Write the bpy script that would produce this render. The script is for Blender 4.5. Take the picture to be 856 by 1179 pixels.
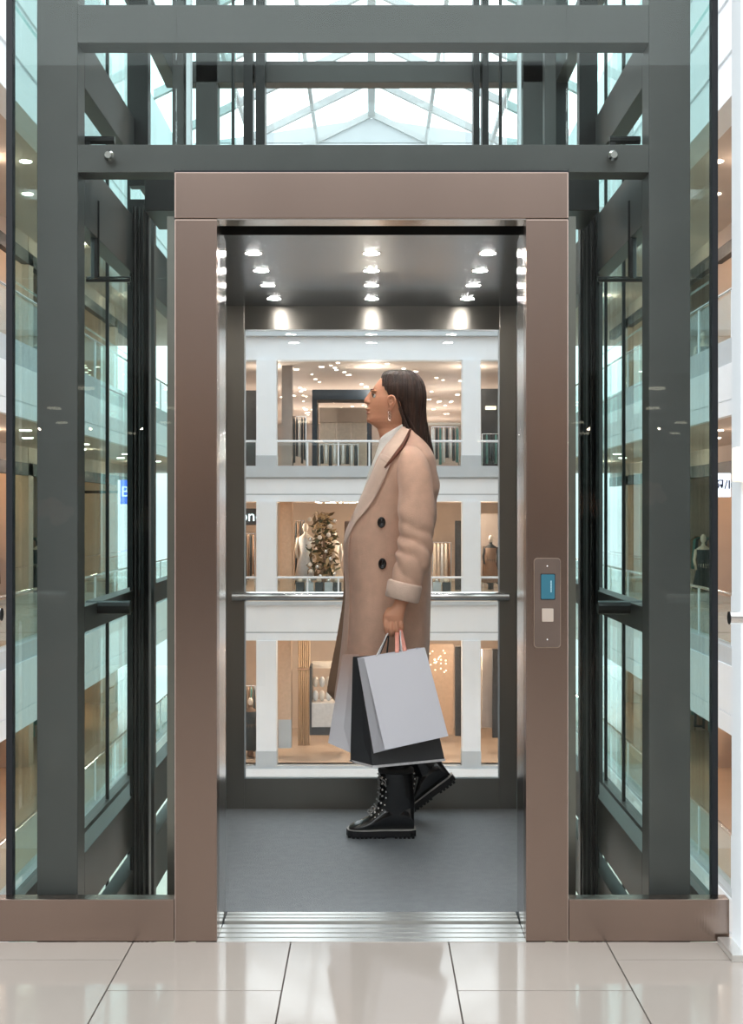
import bpy, bmesh, math, random
from mathutils import Vector, Matrix, noise
from mathutils.bvhtree import BVHTree
random.seed(7)
PI = math.pi
for o in list(bpy.data.objects): bpy.data.objects.remove(o)
S = bpy.context.scene
COL = S.collection
# ---------------------------------------------------------------- camera, sky, exposure
F = 1550.0; CX = 427.5; CY = 590.0; H = 1.2375
cd = bpy.data.cameras.new('camera'); cam = bpy.data.objects.new('camera', cd); COL.objects.link(cam)
cam.location = (0, 0, H); cam.rotation_euler = (PI/2, 0, 0)
cd.sensor_fit = 'VERTICAL'; cd.sensor_height = 36; cd.lens = 36*F/1179
cd.clip_start = .05; cd.clip_end = 300
S.camera = cam
w = bpy.data.worlds.new('overcast_sky'); S.world = w; w.use_nodes = True
nt = w.node_tree; bgn = nt.nodes['Background']
bgn.inputs['Strength'].default_value = 2.5
tc = nt.nodes.new('ShaderNodeTexCoord'); sx = nt.nodes.new('ShaderNodeSeparateXYZ')
rp = nt.nodes.new('ShaderNodeValToRGB')
nt.links.new(tc.outputs['Generated'], sx.inputs[0]); nt.links.new(sx.outputs['Z'], rp.inputs[0])
rp.color_ramp.elements[0].color = (.50, .50, .52, 1); rp.color_ramp.elements[0].position = 0
rp.color_ramp.elements[1].color = (.93, .98, 1.0, 1); rp.color_ramp.elements[1].position = .12
nt.links.new(rp.outputs[0], bgn.inputs['Color'])
S.view_settings.view_transform = 'Standard'; S.view_settings.look = 'None'
S.view_settings.gamma = 1; S.view_settings.use_curve_mapping = False
S.view_settings.exposure = 0.18
try:
    S.cycles.max_bounces = 12; S.cycles.transparent_max_bounces = 24; S.cycles.sample_clamp_indirect = 4
except Exception: pass

def P(px, py, Y): return Vector(((px-CX)/F*Y, Y, H+(CY-py)/F*Y))
def PX(px, Y): return (px-CX)/F*Y
def PZ(py, Y): return H+(CY-py)/F*Y
def Z(r): return H+r

# ---------------------------------------------------------------- materials
MATS = {}
def mat(name, col, rough=.5, metal=0, var=.06, vscale=8, bump=0, bscale=60, stretch=None, emit=0, spec=.5, sheen=0, coat=0, col2=None):
    if name in MATS: return MATS[name]
    m = bpy.data.materials.new(name); m.use_nodes = True; n = m.node_tree; b = n.nodes['Principled BSDF']
    b.inputs['Roughness'].default_value = rough; b.inputs['Metallic'].default_value = metal
    b.inputs['Specular IOR Level'].default_value = spec
    if sheen: b.inputs['Sheen Weight'].default_value = sheen
    if coat: b.inputs['Coat Weight'].default_value = coat; b.inputs['Coat Roughness'].default_value = .05
    t = n.nodes.new('ShaderNodeTexCoord'); mp = n.nodes.new('ShaderNodeMapping')
    n.links.new(t.outputs['Object'], mp.inputs[0])
    if stretch: mp.inputs['Scale'].default_value = stretch
    no = n.nodes.new('ShaderNodeTexNoise'); no.inputs['Scale'].default_value = vscale; no.inputs['Detail'].default_value = 4
    n.links.new(mp.outputs[0], no.inputs['Vector'])
    r = n.nodes.new('ShaderNodeValToRGB')
    c2 = col2 if col2 else tuple(min(1, c*(1+var)) for c in col)
    c1 = tuple(c*(1-var) for c in col) if not col2 else col
    r.color_ramp.elements[0].color = (*c1, 1); r.color_ramp.elements[1].color = (*c2, 1)
    r.color_ramp.elements[0].position = .35; r.color_ramp.elements[1].position = .65
    n.links.new(no.outputs['Fac'], r.inputs[0]); n.links.new(r.outputs[0], b.inputs['Base Color'])
    if bump:
        n2 = n.nodes.new('ShaderNodeTexNoise'); n2.inputs['Scale'].default_value = bscale
        n.links.new(mp.outputs[0], n2.inputs['Vector'])
        bp = n.nodes.new('ShaderNodeBump'); bp.inputs['Strength'].default_value = bump; bp.inputs['Distance'].default_value = .01
        n.links.new(n2.outputs['Fac'], bp.inputs['Height']); n.links.new(bp.outputs[0], b.inputs['Normal'])
    if emit:
        n.links.new(r.outputs[0], b.inputs['Emission Color']); b.inputs['Emission Strength'].default_value = emit
    MATS[name] = m; return m
def glass(name, tint, refl=1.0, ior=1.5):
    m = bpy.data.materials.new(name); m.use_nodes = True; n = m.node_tree; n.nodes.clear()
    out = n.nodes.new('ShaderNodeOutputMaterial'); mx = n.nodes.new('ShaderNodeMixShader')
    tr = n.nodes.new('ShaderNodeBsdfTransparent'); tr.inputs[0].default_value = (*tint, 1)
    gl = n.nodes.new('ShaderNodeBsdfGlossy'); gl.inputs['Roughness'].default_value = 0; gl.inputs[0].default_value = (.95, 1, .98, 1)
    fr = n.nodes.new('ShaderNodeFresnel'); fr.inputs[0].default_value = ior
    mu = n.nodes.new('ShaderNodeMath'); mu.operation = 'MULTIPLY'; mu.inputs[1].default_value = refl
    ge = n.nodes.new('ShaderNodeNewGeometry'); mi = n.nodes.new('ShaderNodeMix')   # same reflectance on both faces of the sheet
    n.links.new(ge.outputs['Backfacing'], mi.inputs[0]); mi.inputs[2].default_value = ior; mi.inputs[3].default_value = 1/ior
    n.links.new(mi.outputs[0], fr.inputs[0])
    n.links.new(fr.outputs[0], mu.inputs[0]); n.links.new(mu.outputs[0], mx.inputs[0])
    n.links.new(tr.outputs[0], mx.inputs[1]); n.links.new(gl.outputs[0], mx.inputs[2]); n.links.new(mx.outputs[0], out.inputs[0])
    MATS[name] = m; return m
bronze = mat('brushed_bronze', (.37,.285,.245), .24, 1, .04, 3, .03, 300, (1,1,.02))
inox = mat('polished_stainless', (.58,.57,.55), .16, 1, .04, 3, .02, 200, (1,1,.02))
dinox = mat('dark_stainless', (.30,.285,.26), .3, 1, .05, 3, .02, 200, (1,1,.02))
ceilm = mat('ceiling_stainless', (.20,.27,.33), .22, 1, .05, 3, .02, 200, (.02,1,1))
steel = mat('grey_painted_steel', (.07,.067,.064), .42, .2, .05, 6)
black = mat('black_rubber', (.006,.008,.012), .4, 0)
rail = mat('dark_guide_steel', (.02,.02,.02), .35, .5)
white = mat('white_plaster', (.84,.885,.92), .55, 0, .015, 2)
greyp = mat('grey_edge_paint', (.50,.55,.58), .5, 0, .03, 2)
soff = mat('beige_soffit', (.62,.52,.45), .7, 0, .03, 1)
beige = mat('beige_wall', (.62,.52,.44), .65, 0, .05, 1)
warmw = mat('warm_wall', (.60,.50,.42), .6, 0, .08, 1)
taupe = mat('taupe_panel', (.36,.31,.28), .6, 0, .06, 2)
darkp = mat('dark_panel', (.04,.042,.045), .5, 0, .2, 4)
navy = mat('navy_portal', (.010,.02,.033), .45, 0, .1, 2)
tile = mat('cream_tile', (.37,.325,.29), .07, 0, .02, 2, spec=.6)
grout = mat('tile_joint', (.10,.08,.07), .8)
ffloor = mat('polished_far_floor', (.66,.53,.42), .12, 0, .05, .6)
alu = mat('aluminium_sill', (.78,.78,.76), .3, .85, .03, 6)
lampm = mat('warm_lamp', (1,.93,.80), .5, emit=9, var=0)
cabl = mat('downlight_disc', (1,.95,.89), .5, emit=120, var=0)
chrome = mat('chrome', (.75,.74,.72), .12, 1)
roofs = mat('roof_steel', (.50,.54,.55), .5, 0)
G_FRONT = glass('clear_green_glass', (.955,.985,.98), .30, 1.5)
G_SIDE = glass('teal_side_glass', (.80,.925,.91), .5, 1.45)
G_CLEAR = glass('clear_glass', (.975,.99,.99), .8, 1.45)
G_RAIL = glass('balustrade_glass', (.93,.97,.965), .6, 1.45)
G_ROOF = glass('roof_glass', (.99,.995,1), .3, 1.4)

# ---------------------------------------------------------------- mesh helpers
class MB:
    def __init__(s): s.bm = bmesh.new(); s.mi = 0
    def _f(s, vs):
        try:
            f = s.bm.faces.new(vs); f.material_index = s.mi; return f
        except ValueError: return None
    def box(s, a, b):
        x0,x1 = sorted((a[0],b[0])); y0,y1 = sorted((a[1],b[1])); z0,z1 = sorted((a[2],b[2]))
        v = [s.bm.verts.new(c) for c in ((x0,y0,z0),(x1,y0,z0),(x1,y1,z0),(x0,y1,z0),(x0,y0,z1),(x1,y0,z1),(x1,y1,z1),(x0,y1,z1))]
        for q in ((3,2,1,0),(4,5,6,7),(0,1,5,4),(1,2,6,5),(2,3,7,6),(3,0,4,7)): s._f([v[i] for i in q])
        return s
    def rings(s, R, cap=True, closed=True):
        V = [[s.bm.verts.new(p) for p in r] for r in R]
        n = len(V[0])
        for a, b in zip(V, V[1:]):
            for i in range(n if closed else n-1):
                j = (i+1) % n; s._f([a[i], a[j], b[j], b[i]])
        if cap: s._f(V[0][::-1]); s._f(V[-1])
        return s
    def tube(s, pts, rad, n=10, flat=None):
        pts = [Vector(p) for p in pts]
        if not hasattr(rad, '__len__'): rad = [rad]*len(pts)
        R = []; up = Vector((0,1,0.01)).normalized()
        for i, p in enumerate(pts):
            d = (pts[min(i+1,len(pts)-1)]-pts[max(i-1,0)]).normalized()
            a = up.cross(d)
            if a.length < .05: a = Vector((1,0,0)).cross(d)
            a.normalize(); b = d.cross(a)
            r = rad[i]; fb = flat if flat else 1
            R.append([p+a*r*math.cos(t)+b*r*fb*math.sin(t) for t in [2*PI*k/n for k in range(n)]])
        return s.rings(R)
    def sphere(s, c, r, seg=12, rng=8):
        if not hasattr(r, '__len__'): r = (r,r,r)
        c = Vector(c); R = []
        for i in range(rng+1):
            th = PI*(i+.02)/(rng+.04)
            R.append([c+Vector((r[0]*math.sin(th)*math.cos(t), r[1]*math.sin(th)*math.sin(t), r[2]*math.cos(th))) for t in [2*PI*k/seg for k in range(seg)]])
        return s.rings(R)
    def lathe(s, c, prof, n=16):
        c = Vector(c); return s.rings([[c+Vector((r*math.cos(t), r*math.sin(t), z)) for t in [2*PI*k/n for k in range(n)]] for r, z in prof])
    def prism(s, poly, y0, y1):
        return s.rings([[Vector((x,y0,z)) for x,z in poly], [Vector((x,y1,z)) for x,z in poly]])
    def quad(s, *p): s._f([s.bm.verts.new(q) for q in p]); return s
    def build(s, name, m, parent=None, smooth=False, bevel=0, kind=None, origin=None):
        bmesh.ops.recalc_face_normals(s.bm, faces=s.bm.faces)
        me = bpy.data.meshes.new(name)
        if bevel:
            es = [e for e in s.bm.edges if len(e.link_faces) == 2 and e.calc_face_angle(0) > .6]
            bmesh.ops.bevel(s.bm, geom=es, offset=bevel, segments=2, affect='EDGES', profile=.6)
        if origin is not None: bmesh.ops.translate(s.bm, verts=s.bm.verts, vec=-Vector(origin))
        s.bm.to_mesh(me); s.bm.free()
        for mm in (m if isinstance(m, (list,tuple)) else [m]): me.materials.append(mm)
        if smooth:
            me.polygons.foreach_set('use_smooth', [True]*len(me.polygons))
        o = bpy.data.objects.new(name, me); COL.objects.link(o)
        if origin is not None: o.location = origin
        if parent: 
            o.parent = parent
            pw = Vector((0,0,0)); q = parent
            while q: pw += q.location; q = q.parent
            o.location = Vector(o.location) - pw
        if kind: o['kind'] = kind
        return o
def tag(o, label, cat, group=None, kind=None):
    o['label'] = label; o['category'] = cat
    if group: o['group'] = group
    if kind: o['kind'] = kind
    return o
def thing(name, loc, label, cat, group=None):
    o = bpy.data.objects.new(name, None); COL.objects.link(o); o.location = loc; o.empty_display_size = .1
    return tag(o, label, cat, group)
def copy_tree(o, parent=None, loc=None):
    c = o.copy(); COL.objects.link(c)
    c.parent = parent
    if loc is not None: c.location = loc
    for ch in o.children: copy_tree(ch, c)
    return c
def struct(name, mb, m, **k): return mb.build(name, m, kind='structure', **k)
def lamp(loc, power, col=(1,.85,.68), r=.08, kind='POINT', name='shop_lamp_light'):
    l = bpy.data.lights.new(name, kind); l.energy = power; l.color = col
    if kind == 'POINT': l.shadow_soft_size = r
    o = bpy.data.objects.new(name, l); COL.objects.link(o); o.location = loc
    return o
def text(s, size, m, name, parent, loc, rot=(PI/2,0,0), ext=.01):
    c = bpy.data.curves.new(name, 'FONT'); c.body = s; c.size = size; c.extrude = ext; c.align_x = 'CENTER'; c.align_y = 'CENTER'
    t = bpy.data.objects.new('tmp', c); COL.objects.link(t); bpy.context.view_layer.update()
    me = bpy.data.meshes.new_from_object(t.evaluated_get(bpy.context.evaluated_depsgraph_get()))
    bpy.data.objects.remove(t)
    me.materials.clear(); me.materials.append(m)
    o = bpy.data.objects.new(name, me); COL.objects.link(o); o.rotation_euler = rot; o.parent = parent; o.location = loc
    return o
# ================================================================ STRUCTURE: floor, atrium, roof
# near floor: staggered cream tiles over a dark joint bed
mb = MB(); mb.mi = 1; mb.box((-9,-26,-.35),(9,3.8765,-.004)); mb.mi = 0
TW = .4541; g = .0022
seams = [PX(153,3.875)+TW*k for k in range(-18, 20)]
def tiles(i):
    x0 = seams[i]; x1 = seams[i+1]
    k = i-18
    off = {0:3.48, 1:3.875, 2:3.48}.get(k, 3.72)
    ys = [3.8725]; y = off
    while y > -26: 
        if y < 3.868: ys.append(y)
        y -= .93
    ys.append(-26)
    for a, b in zip(ys, ys[1:]): mb.box((x0+g,b+g,-.02),(x1-g,a-(g if a<3.87 else 0),0))
for i in range(len(seams)-1): tiles(i)
struct('floor', mb, [tile, grout])

W = 6.4; FY = 52.0; SW = 9.2
LV = {'A':(3.1,2.66,1.73), 'B':(-2.45,-2.75,-3.97), 'C':(-6.85,-6.9,-7.75)}
Y0 = 4.6
for sgn, side in ((-1,'left'),(1,'right')):
    for k,(ft, wt, wb) in LV.items():
        mb = MB(); mb.box((sgn*(W+.12),Y0,Z(wb)+.0),(sgn*(SW+5),FY+8,Z(ft)-.02))      # slab
        mb.mi = 1; mb.box((sgn*(W+.3),Y0,Z(ft)-.02),(sgn*(SW+5),FY+8,Z(ft)))
        struct('floor', mb, [soff, ffloor])
        mb = MB(); mb.box((sgn*W,Y0,Z(wb)),(sgn*(W+.12),FY,Z(wb+(wt-wb)*.28)))
        mb.box((sgn*(W+.02),Y0,Z(wb+(wt-wb)*.28)),(sgn*(W+.12),FY,Z(wb+(wt-wb)*.28)+.03))
        mb.box((sgn*W,Y0,Z(wb+(wt-wb)*.28)+.03),(sgn*(W+.12),FY,Z(wt)))
        mb.mi = 1; mb.box((sgn*(W+.03),Y0,Z(wt)),(sgn*(W+.3),FY,Z(ft)+.02))
        struct('trim_1', mb, [white, greyp])
    # top fascia and wall under the eaves
    mb = MB()
    z = 7.4
    for dz in (.7,.12,.9,.12,.9,.12,1.9):
        d = 0 if dz > .2 else .04
        mb.box((sgn*(W+d),Y0-1,Z(z)),(sgn*(W+.5),FY+1,Z(z+dz))); z += dz
    struct('wall_'+side, mb, white)
    mb = MB(); mb.box((sgn*(W+.5),Y0,Z(7.4)),(sgn*(SW+5),FY+8,Z(7.9)))
    struct('ceiling', mb, soff)
    # rear walls of the galleries with pilasters
    mb = MB()
    for k,(a,b) in {'a':(3.1,7.4),'b':(-2.45,1.73),'c':(-6.85,-3.97)}.items():
        mb.mi = 0; mb.box((sgn*(SW+3.2),Y0,Z(a)),(sgn*(SW+3.4),FY+8,Z(b)))
        y = Y0+1
        while y < FY:
            mb.mi = 0; mb.box((sgn*SW,y,Z(a)),(sgn*(SW+3.2),y+.5,Z(b)))
            y += 6.1
        mb.mi = 1; mb.box((sgn*SW,Y0,Z(b-.75)),(sgn*(SW+.2),FY,Z(b-.42)))
        mb.mi = 2; mb.box((sgn*(SW+.02),Y0,Z(b-.42)),(sgn*(SW+.2),FY,Z(b)))
    struct('wall_'+side, mb, [beige, darkp, soff])
# deep ground floor of the void
mb = MB(); mb.box((-W-8,3.9,Z(-13.2)),(W+8,FY+12,Z(-13)))
struct('floor', mb, ffloor)
# near edge wall below our own floor
mb = MB(); mb.box((-9,3.6,Z(-13)),(9,3.86,-.35)); struct('wall_near', mb, white)

# far facade
cols = [(295,318),(532,553)]
fz = lambda py: PZ(py, FY)
fx = lambda px: PX(px, FY)
mb = MB()
def band(y0, y1, m, d=0): mb.mi = m; mb.box((-W-.5,FY+d,fz(y0)),(W+.5,FY+.6,fz(y1)))
band(165,381,0); band(381,388,1,-.25); band(388,415,0)
band(537,550,1,-.15); band(550,552,1); band(552,569,0); band(569,570.5,1,.03); band(570.5,578,0)
band(683,697,1,-.15); band(697,728,0); band(728,729.5,1,.03); band(729.5,738,0)
band(882,885,1,-.1); band(885,902,0,-.2); band(902,1040,0)
# gable above
mb.mi = 1; mb.prism([(-W-.5,fz(166)),(W+.5,fz(166)),(0,fz(137))], FY, FY+.4)
struct('wall_far', mb, [white, greyp])
for a,b in cols:
    for (t,bt,gb) in ((415,537,525),(578,683,None),(738,882,865)):
        mb = MB(); mb.box((fx(a),FY-.1,fz(gb or bt)),(fx(b),FY+.62,fz(t)))
        if gb:
            mb.mi = 1; mb.box((fx(a)-.02,FY-.12,fz(bt)),(fx(b)+.02,FY+.62,fz(gb)))
        tag(struct('trim_2', mb, [white, greyp]), 'white square column of the far facade', 'column')
# far shop rooms
DEPTH = 9
DP = {'up':38,'mid':9,'low':9}
rooms = {'up':(415,537), 'mid':(578,683), 'low':(738,882)}
for k,(t,bt) in rooms.items():
    mb = MB()
    mb.mi = 0; mb.box((-W-.5,FY+.6,fz(t)),(W+.5,FY+DP[k],fz(t)+.15))
    mb.mi = 1; mb.box((-W-.5,FY+.3,fz(bt)-.15),(W+.5,FY+DP[k],fz(bt)))
    mb.mi = 2; mb.box((-W-.5,FY+DP[k],fz(bt)),(W+.5,FY+DP[k]+.2,fz(t)))
    mb.box((-W-.6,FY+.6,fz(bt)),(-W-.4,FY+DP[k],fz(t))); mb.box((W+.4,FY+.6,fz(bt)),(W+.6,FY+DP[k],fz(t)))
    struct('wall_far', mb, [soff, ffloor, warmw if k!='up' else taupe])

# gable roof: rafters, purlins, ridge, glazing
RZ = 15.4; EZ = 12.3; RY0, RY1 = -10, FY
mb = MB()
def roofpt(x, y, dz=0): return Vector((x, y, Z(RZ-(RZ-EZ)*abs(x)/W+dz)))
y = RY0
while y <= RY1+.1:
    for s in (-1,1):
        a = roofpt(0,y); b = roofpt(s*W,y)
        mb.rings([[a+Vector((0,-.09,-.16)),a+Vector((0,.09,-.16)),a+Vector((0,.09,.1)),a+Vector((0,-.09,.1))],
                  [b+Vector((0,-.09,-.16)),b+Vector((0,.09,-.16)),b+Vector((0,.09,.1)),b+Vector((0,-.09,.1))]])
    y += 4.133
struct('trim_3', mb, roofs)
mb = MB()
for x in (-4.3,-2.1,0,2.1,4.3):
    a = roofpt(x,RY0); r = .13 if x == 0 else .06
    mb.box((x-r,RY0,a.z-.14),(x+r,RY1,a.z+.06))
struct('trim_4', mb, roofs)
mb = MB()
for s in (-1,1):
    a0=roofpt(0,RY0,.14);a1=roofpt(0,RY1,.14);b0=roofpt(s*W,RY0,.14);b1=roofpt(s*W,RY1,.14)
    mb.quad(a0,a1,b1,b0)
struct('window_1', mb, G_ROOF)
# hanging rods under the ridge purlins
for i,y in enumerate((27,39,50)):
    for x in (-2.1,2.1):
        p = roofpt(x,y)
        tag(MB().tube([p+Vector((0,0,-.1)),p+Vector((0,0,-1.3))],.035,8).build('hanging_rod',roofs,origin=p),'short grey rod hanging from the glass roof','rod','rods hanging from the roof')

# hall behind the viewer (seen only mirrored in glass and metal)
mb = MB(); mb.box((-9,-9.3,Z(1.75)),(9,-9,Z(2.9))); mb.box((-9,-9.3,Z(2.9)),(9,-9,Z(5.6)))  # unseen upper wall, height set for sky fill on the woman and glass reflections
mb.mi = 1; mb.box((-9,-26,Z(1.75)),(9,-9.3,Z(1.95)))
mb.mi = 2; mb.box((-9,-26.2,0),(9,-26,Z(1.95))); mb.box((-9.2,-26,0),(-9,-9,Z(3.6))); mb.box((9,-26,0),(9.2,-9,Z(3.6)))
struct('wall_back', mb, [mat('grey_brown_fascia',(.30,.28,.27),.6), taupe, mat('brown_wall',(.22,.13,.09),.6)])
for x in (-7.5,7.5): 
    mb = MB(); mb.box((x-.4,-9.5,0),(x+.4,-8.9,Z(1.75))); struct('trim_5', mb, white)
rl = mat('hall_lamp', (1,.88,.7), .5, emit=5, var=0)
for ix in range(7):
    for iy in range(4):
        x = -6+ix*2+(iy%2)*.7; y = -11-iy*3.6
        tag(MB().lathe((x,y,Z(1.72)),[(.11,.03),(.12,0),(.1,-.005)],14).build('ceiling_light',rl,origin=(x,y,Z(1.72))),'small round ceiling light in the hall behind the viewer','ceiling light','hall ceiling lights')
fl_p = mat('pink_petals',(.85,.35,.30),.6,col2=(.95,.62,.45)); fl_g = mat('dark_leaves',(.03,.06,.03),.6)
for i,(x,zz) in enumerate([(-6.2,1.2),(-5.2,1.0),(-4.4,1.35),(-3.6,.9),(3.4,1.1),(4.5,1.3),(5.6,.95),(6.4,1.25)]):
    t = thing('flower_bouquet',(x,-14,0),'round bouquet of pink and orange blooms on a tall stand in the hall','flowers','bouquets in the hall')
    MB().lathe((x,-14,0),[(.2,0),(.06,.05),(.05,zz-.3),(.16,zz-.05)],12).build('stand',darkp,t)
    mb = MB()
    for q in range(16):
        a = random.random()*2*PI; r = random.random()*.4
        mb.sphere((x+r*math.cos(a),-14+r*math.sin(a),zz+.1+random.random()*.3),.1,7,5)
    mb.build('blooms',fl_p if i%3 else beige,t)
    lamp((x,-13.2,1.9+H-.6),10,(1,.7,.45),.02,name='flower_spot')

# ================================================================ ELEVATOR SHAFT
XL0, XL1 = PX(42,4.0), PX(89,4.0)      # left post
XR0, XR1 = PX(747,4.0), PX(795,4.0)
FG = 3.93; BG = 6.15; GXL, GXR = PX(10,FG), PX(823,FG)
shaft = thing('elevator_shaft',(0,5,0),'grey steel and green tinted glass elevator shaft standing in the atrium','elevator shaft')
ZB = Z(-4.5); ZT = Z(3.6)
for a,b in ((XL0,XL1),(XR0,XR1)):
    MB().box((a,4.0,ZB),(b,4.1,ZT)).build('front_post',steel,shaft,bevel=.003)
for (y0,y1) in ((6,50),(167,199)):
    MB().box((XL1,4.0,PZ(y0,4.0)),(XR0,4.09,PZ(y1,4.0))).build('cross_beam',steel,shaft,bevel=.002)
MB().box((XL1,4.0,Z(2.0)),(XR0,4.09,Z(2.13))).build('cross_beam',steel,shaft,bevel=.002)
# rear posts and rear beams
RYP = 6.0
for a,b in ((225,250),(602,628)):
    MB().box((PX(a,RYP),RYP,ZB),(PX(b,RYP),RYP+.1,ZT)).build('rear_post',steel,shaft,bevel=.002)
MB().box((PX(212,RYP),RYP,Z(1.915)),(PX(640,RYP),RYP+.09,Z(2.01))).build('rear_beam',steel,shaft,bevel=.002)
# side beams running back, both sides
for s,xa,xb in ((-1,XL1-.055,XL1),(1,XR0,XR0+.055)):
    xx = abs(xb if s<0 else xa)
    for (r0,r1) in ((1.0,1.24),(1.48,1.66),(2.2,2.35),(-.33,-.42),(-1.19,-1.40),(-1.5,-1.75)):
        MB().box((xa,4.1,Z(r0*.873)),(xb,RYP+.1,Z(r1*.873))).build('side_beam',steel,shaft,bevel=.002)
    # rear outer corner post
    xc = s*.85
    MB().box((xc-.03,RYP+.02,ZB),(xc+.03,RYP+.1,ZT)).build('corner_post',rail,shaft)
    # guide rail assembly
    YG = 4.95
    g0,g1 = (PX(149,YG),PX(171,YG)) if s<0 else (PX(668,YG),PX(690,YG))
    gr = MB().box((g0,YG,ZB),(g1,YG+.05,Z(1.15))).box((g0+.006,YG-.03,ZB),(g0+.016,YG,Z(1.12))).box((g1-.02,YG-.045,ZB),(g1-.012,YG,Z(1.12))).build('guide_rail',rail,shaft)
    MB().box((g0+.018,YG-.012,ZB),(g0+.026,YG,Z(1.12))).box((g1-.034,YG-.012,ZB),(g1-.03,YG,Z(1.12))).build('guide_rail_edge',steel,gr)
    u0,u1 = (PX(148,YG),PX(170,YG)) if s<0 else (PX(667,YG),PX(688,YG))
    MB().box((u0,YG,Z(1.2)),(u1,YG+.06,ZT)).build('guide_rail',rail,shaft)
    q0,q1 = (PX(172,YG+.3),PX(177,YG+.3)) if s<0 else (PX(690,YG+.3),PX(694,YG+.3))
    MB().box((q0,YG+.3,ZB),(q1,YG+.35,Z(1.15))).build('edge_strip',steel,shaft)
    # thin glass mullions seen through the side
    for pxm in ((108,134) if s<0 else (723,702)):
        ym = 4.0*1.02*(CX-10)/(CX-pxm) if s<0 else 3.95*(823-CX)/(pxm-CX)
        xm = GXL+.012 if s<0 else GXR-.012
        MB().box((xm-.006,ym-.008,ZB),(xm+.006,ym+.008,ZT)).build('side_mullion',rail,shaft)
    # clamp arms
    ya = 4.3
    xa0,xa1 = (PX(99,ya),PX(150,ya)) if s<0 else (PX(688,ya),PX(740,ya))
    for r,rr in ((322,.009),(700,.022)):
        MB().tube([(xa0,ya,PZ(r,ya)),(xa1,ya,PZ(r,ya))],rr,10).build('clamp_arm',rail,shaft)
    xm = PX(109,ya) if s<0 else PX(728,ya)
    MB().tube([(xm,ya,PZ(322,ya)),(xm,ya,PZ(232,ya))],.014,8).build('clamp_rod',rail,shaft)
    # top corner hinge bracket and bolt
    xb_ = PX(115,4.15) if s<0 else PX(720,4.15)
    MB().tube([(xb_-.05,4.15,PZ(162,4.15)),(xb_+.045,4.15,PZ(162,4.15))],.013,10).box((xb_-.05,4.14,PZ(163,4.15)),(xb_-.03,4.16,PZ(170,4.15))).build('bracket',rail,shaft,smooth=False)
    xb_ = PX(126,3.985) if s<0 else PX(705,3.985)
    bz = PZ(181,3.98)
    MB().rings([[Vector((xb_+r*math.cos(t),y,bz+r*math.sin(t))) for t in [2*PI*k/12 for k in range(12)]] for r,y in ((.016,4.0),(.016,3.965),(.010,3.955))]).build('bolt',chrome,shaft)
    # back plates, hoist gear over the car
    h0,h1 = (PX(280,5.9),PX(305,5.9)) if s<0 else (PX(545,5.9),PX(562,5.9))
    MB().box((h0,5.9,Z(1.15)),(h0+(h1-h0)*.42,5.98,ZT)).box((h0+(h1-h0)*.58,5.88,Z(1.15)),(h1,5.98,ZT)).build('hoist_rail',rail,shaft)
    for px_ in ((268,),(576,))[s>0]:
        MB().tube([(PX(px_,5.7),5.7,Z(1.1)),(PX(px_,5.7),5.7,ZT)],.007,8).build('rope',rail,shaft)
    for a_,b_ in (((198,211),(214,219)) if s<0 else ((627,640),(597,600))):
        MB().box((PX(a_,5.6),5.6,Z(1.15)),(PX(b_,5.6),5.66,ZT)).build('cable_duct',steel if b_-a_>6 else white,shaft)
    # dark corner housing under the beam
    k0,k1 = (PX(166,4.4),PX(200,4.4)) if s<0 else (PX(655,4.4),PX(690,4.4))
    MB().box((k0,4.4,PZ(243,4.4)),(k1,4.7,PZ(200,4.4))).build('door_gear_box',rail,shaft,bevel=.004)
MB().box((PX(172,RYP),RYP,Z(1.30)),(PX(690,RYP),RYP+.06,Z(1.36))).build('rear_beam',steel,shaft)
# curbs
for x0,x1 in ((GXL-.01,GXL+.03),(GXR-.03,GXR+.01)):
    MB().box((x0,3.95,Z(-1.25)),(x1,BG,Z(-1.135))).build('curb',steel,shaft)
# glass
def pane(a,b,m,nm='glass_pane'): MB().box(a,b).build(nm,m,shaft)
zj = [ZB, Z(-.166), Z(.683), Z(1.02)]
zb0 = Z(-1.13)
HL, HR = PX(202,FG), PX(653,FG)
for (x0,x1) in ((GXL,HL),(HR,GXR)):
    zs = [zb0, zj[1], zj[2], Z(1.50), ZT]
    for a,b in zip(zs, zs[1:]):
        if a >= Z(1.4): continue
        pane((x0,FG,a+.001),(x1,FG+.012,b-.001),G_FRONT)
pane((GXL,FG,Z(1.50)+.002),(GXR,FG+.012,ZT),G_FRONT)
pane((HL+.002,FG,Z(1.0)),(HR-.002,FG+.012,Z(1.5)),G_FRONT)
for x in (GXL,GXR):
    for a,b in zip([ZB,zj[1],zj[2],Z(1.5)],[zj[1],zj[2],Z(1.5),ZT]):
        pane((x-.006,FG+.014,a+.001),(x+.006,BG,b-.001),G_SIDE)
for a,b in ((GXL,-.62),(.62,GXR)): pane((a,BG,ZB),(b,BG+.012,ZT),G_SIDE)
pane((-.618,BG,Z(.9)),(.618,BG+.012,ZT),G_CLEAR)
for x,wd in ((PX(10.5,FG),.009),(PX(823,FG),.0085)):
    MB().box((x-wd,FG-.004,zb0-.003),(x+wd,FG+.03,ZT)).build('corner_seal',black,shaft)
for x0,x1 in ((GXL,HL),(HR,GXR)):
    MB().box((x0,FG-.006,zb0-.012),(x1,FG+.02,zb0)).build('bottom_seal',black,shaft)
    MB().box((x1-.004 if x0<0 else x0,FG-.002,zb0),(x1 if x0<0 else x0+.004,FG+.02,Z(1.0))).build('edge_seal',black,shaft)
MB().box((HL,FG-.006,PZ(199,FG)),(HR,FG+.02,PZ(197.3,FG))).build('edge_seal',black,shaft)

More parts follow.
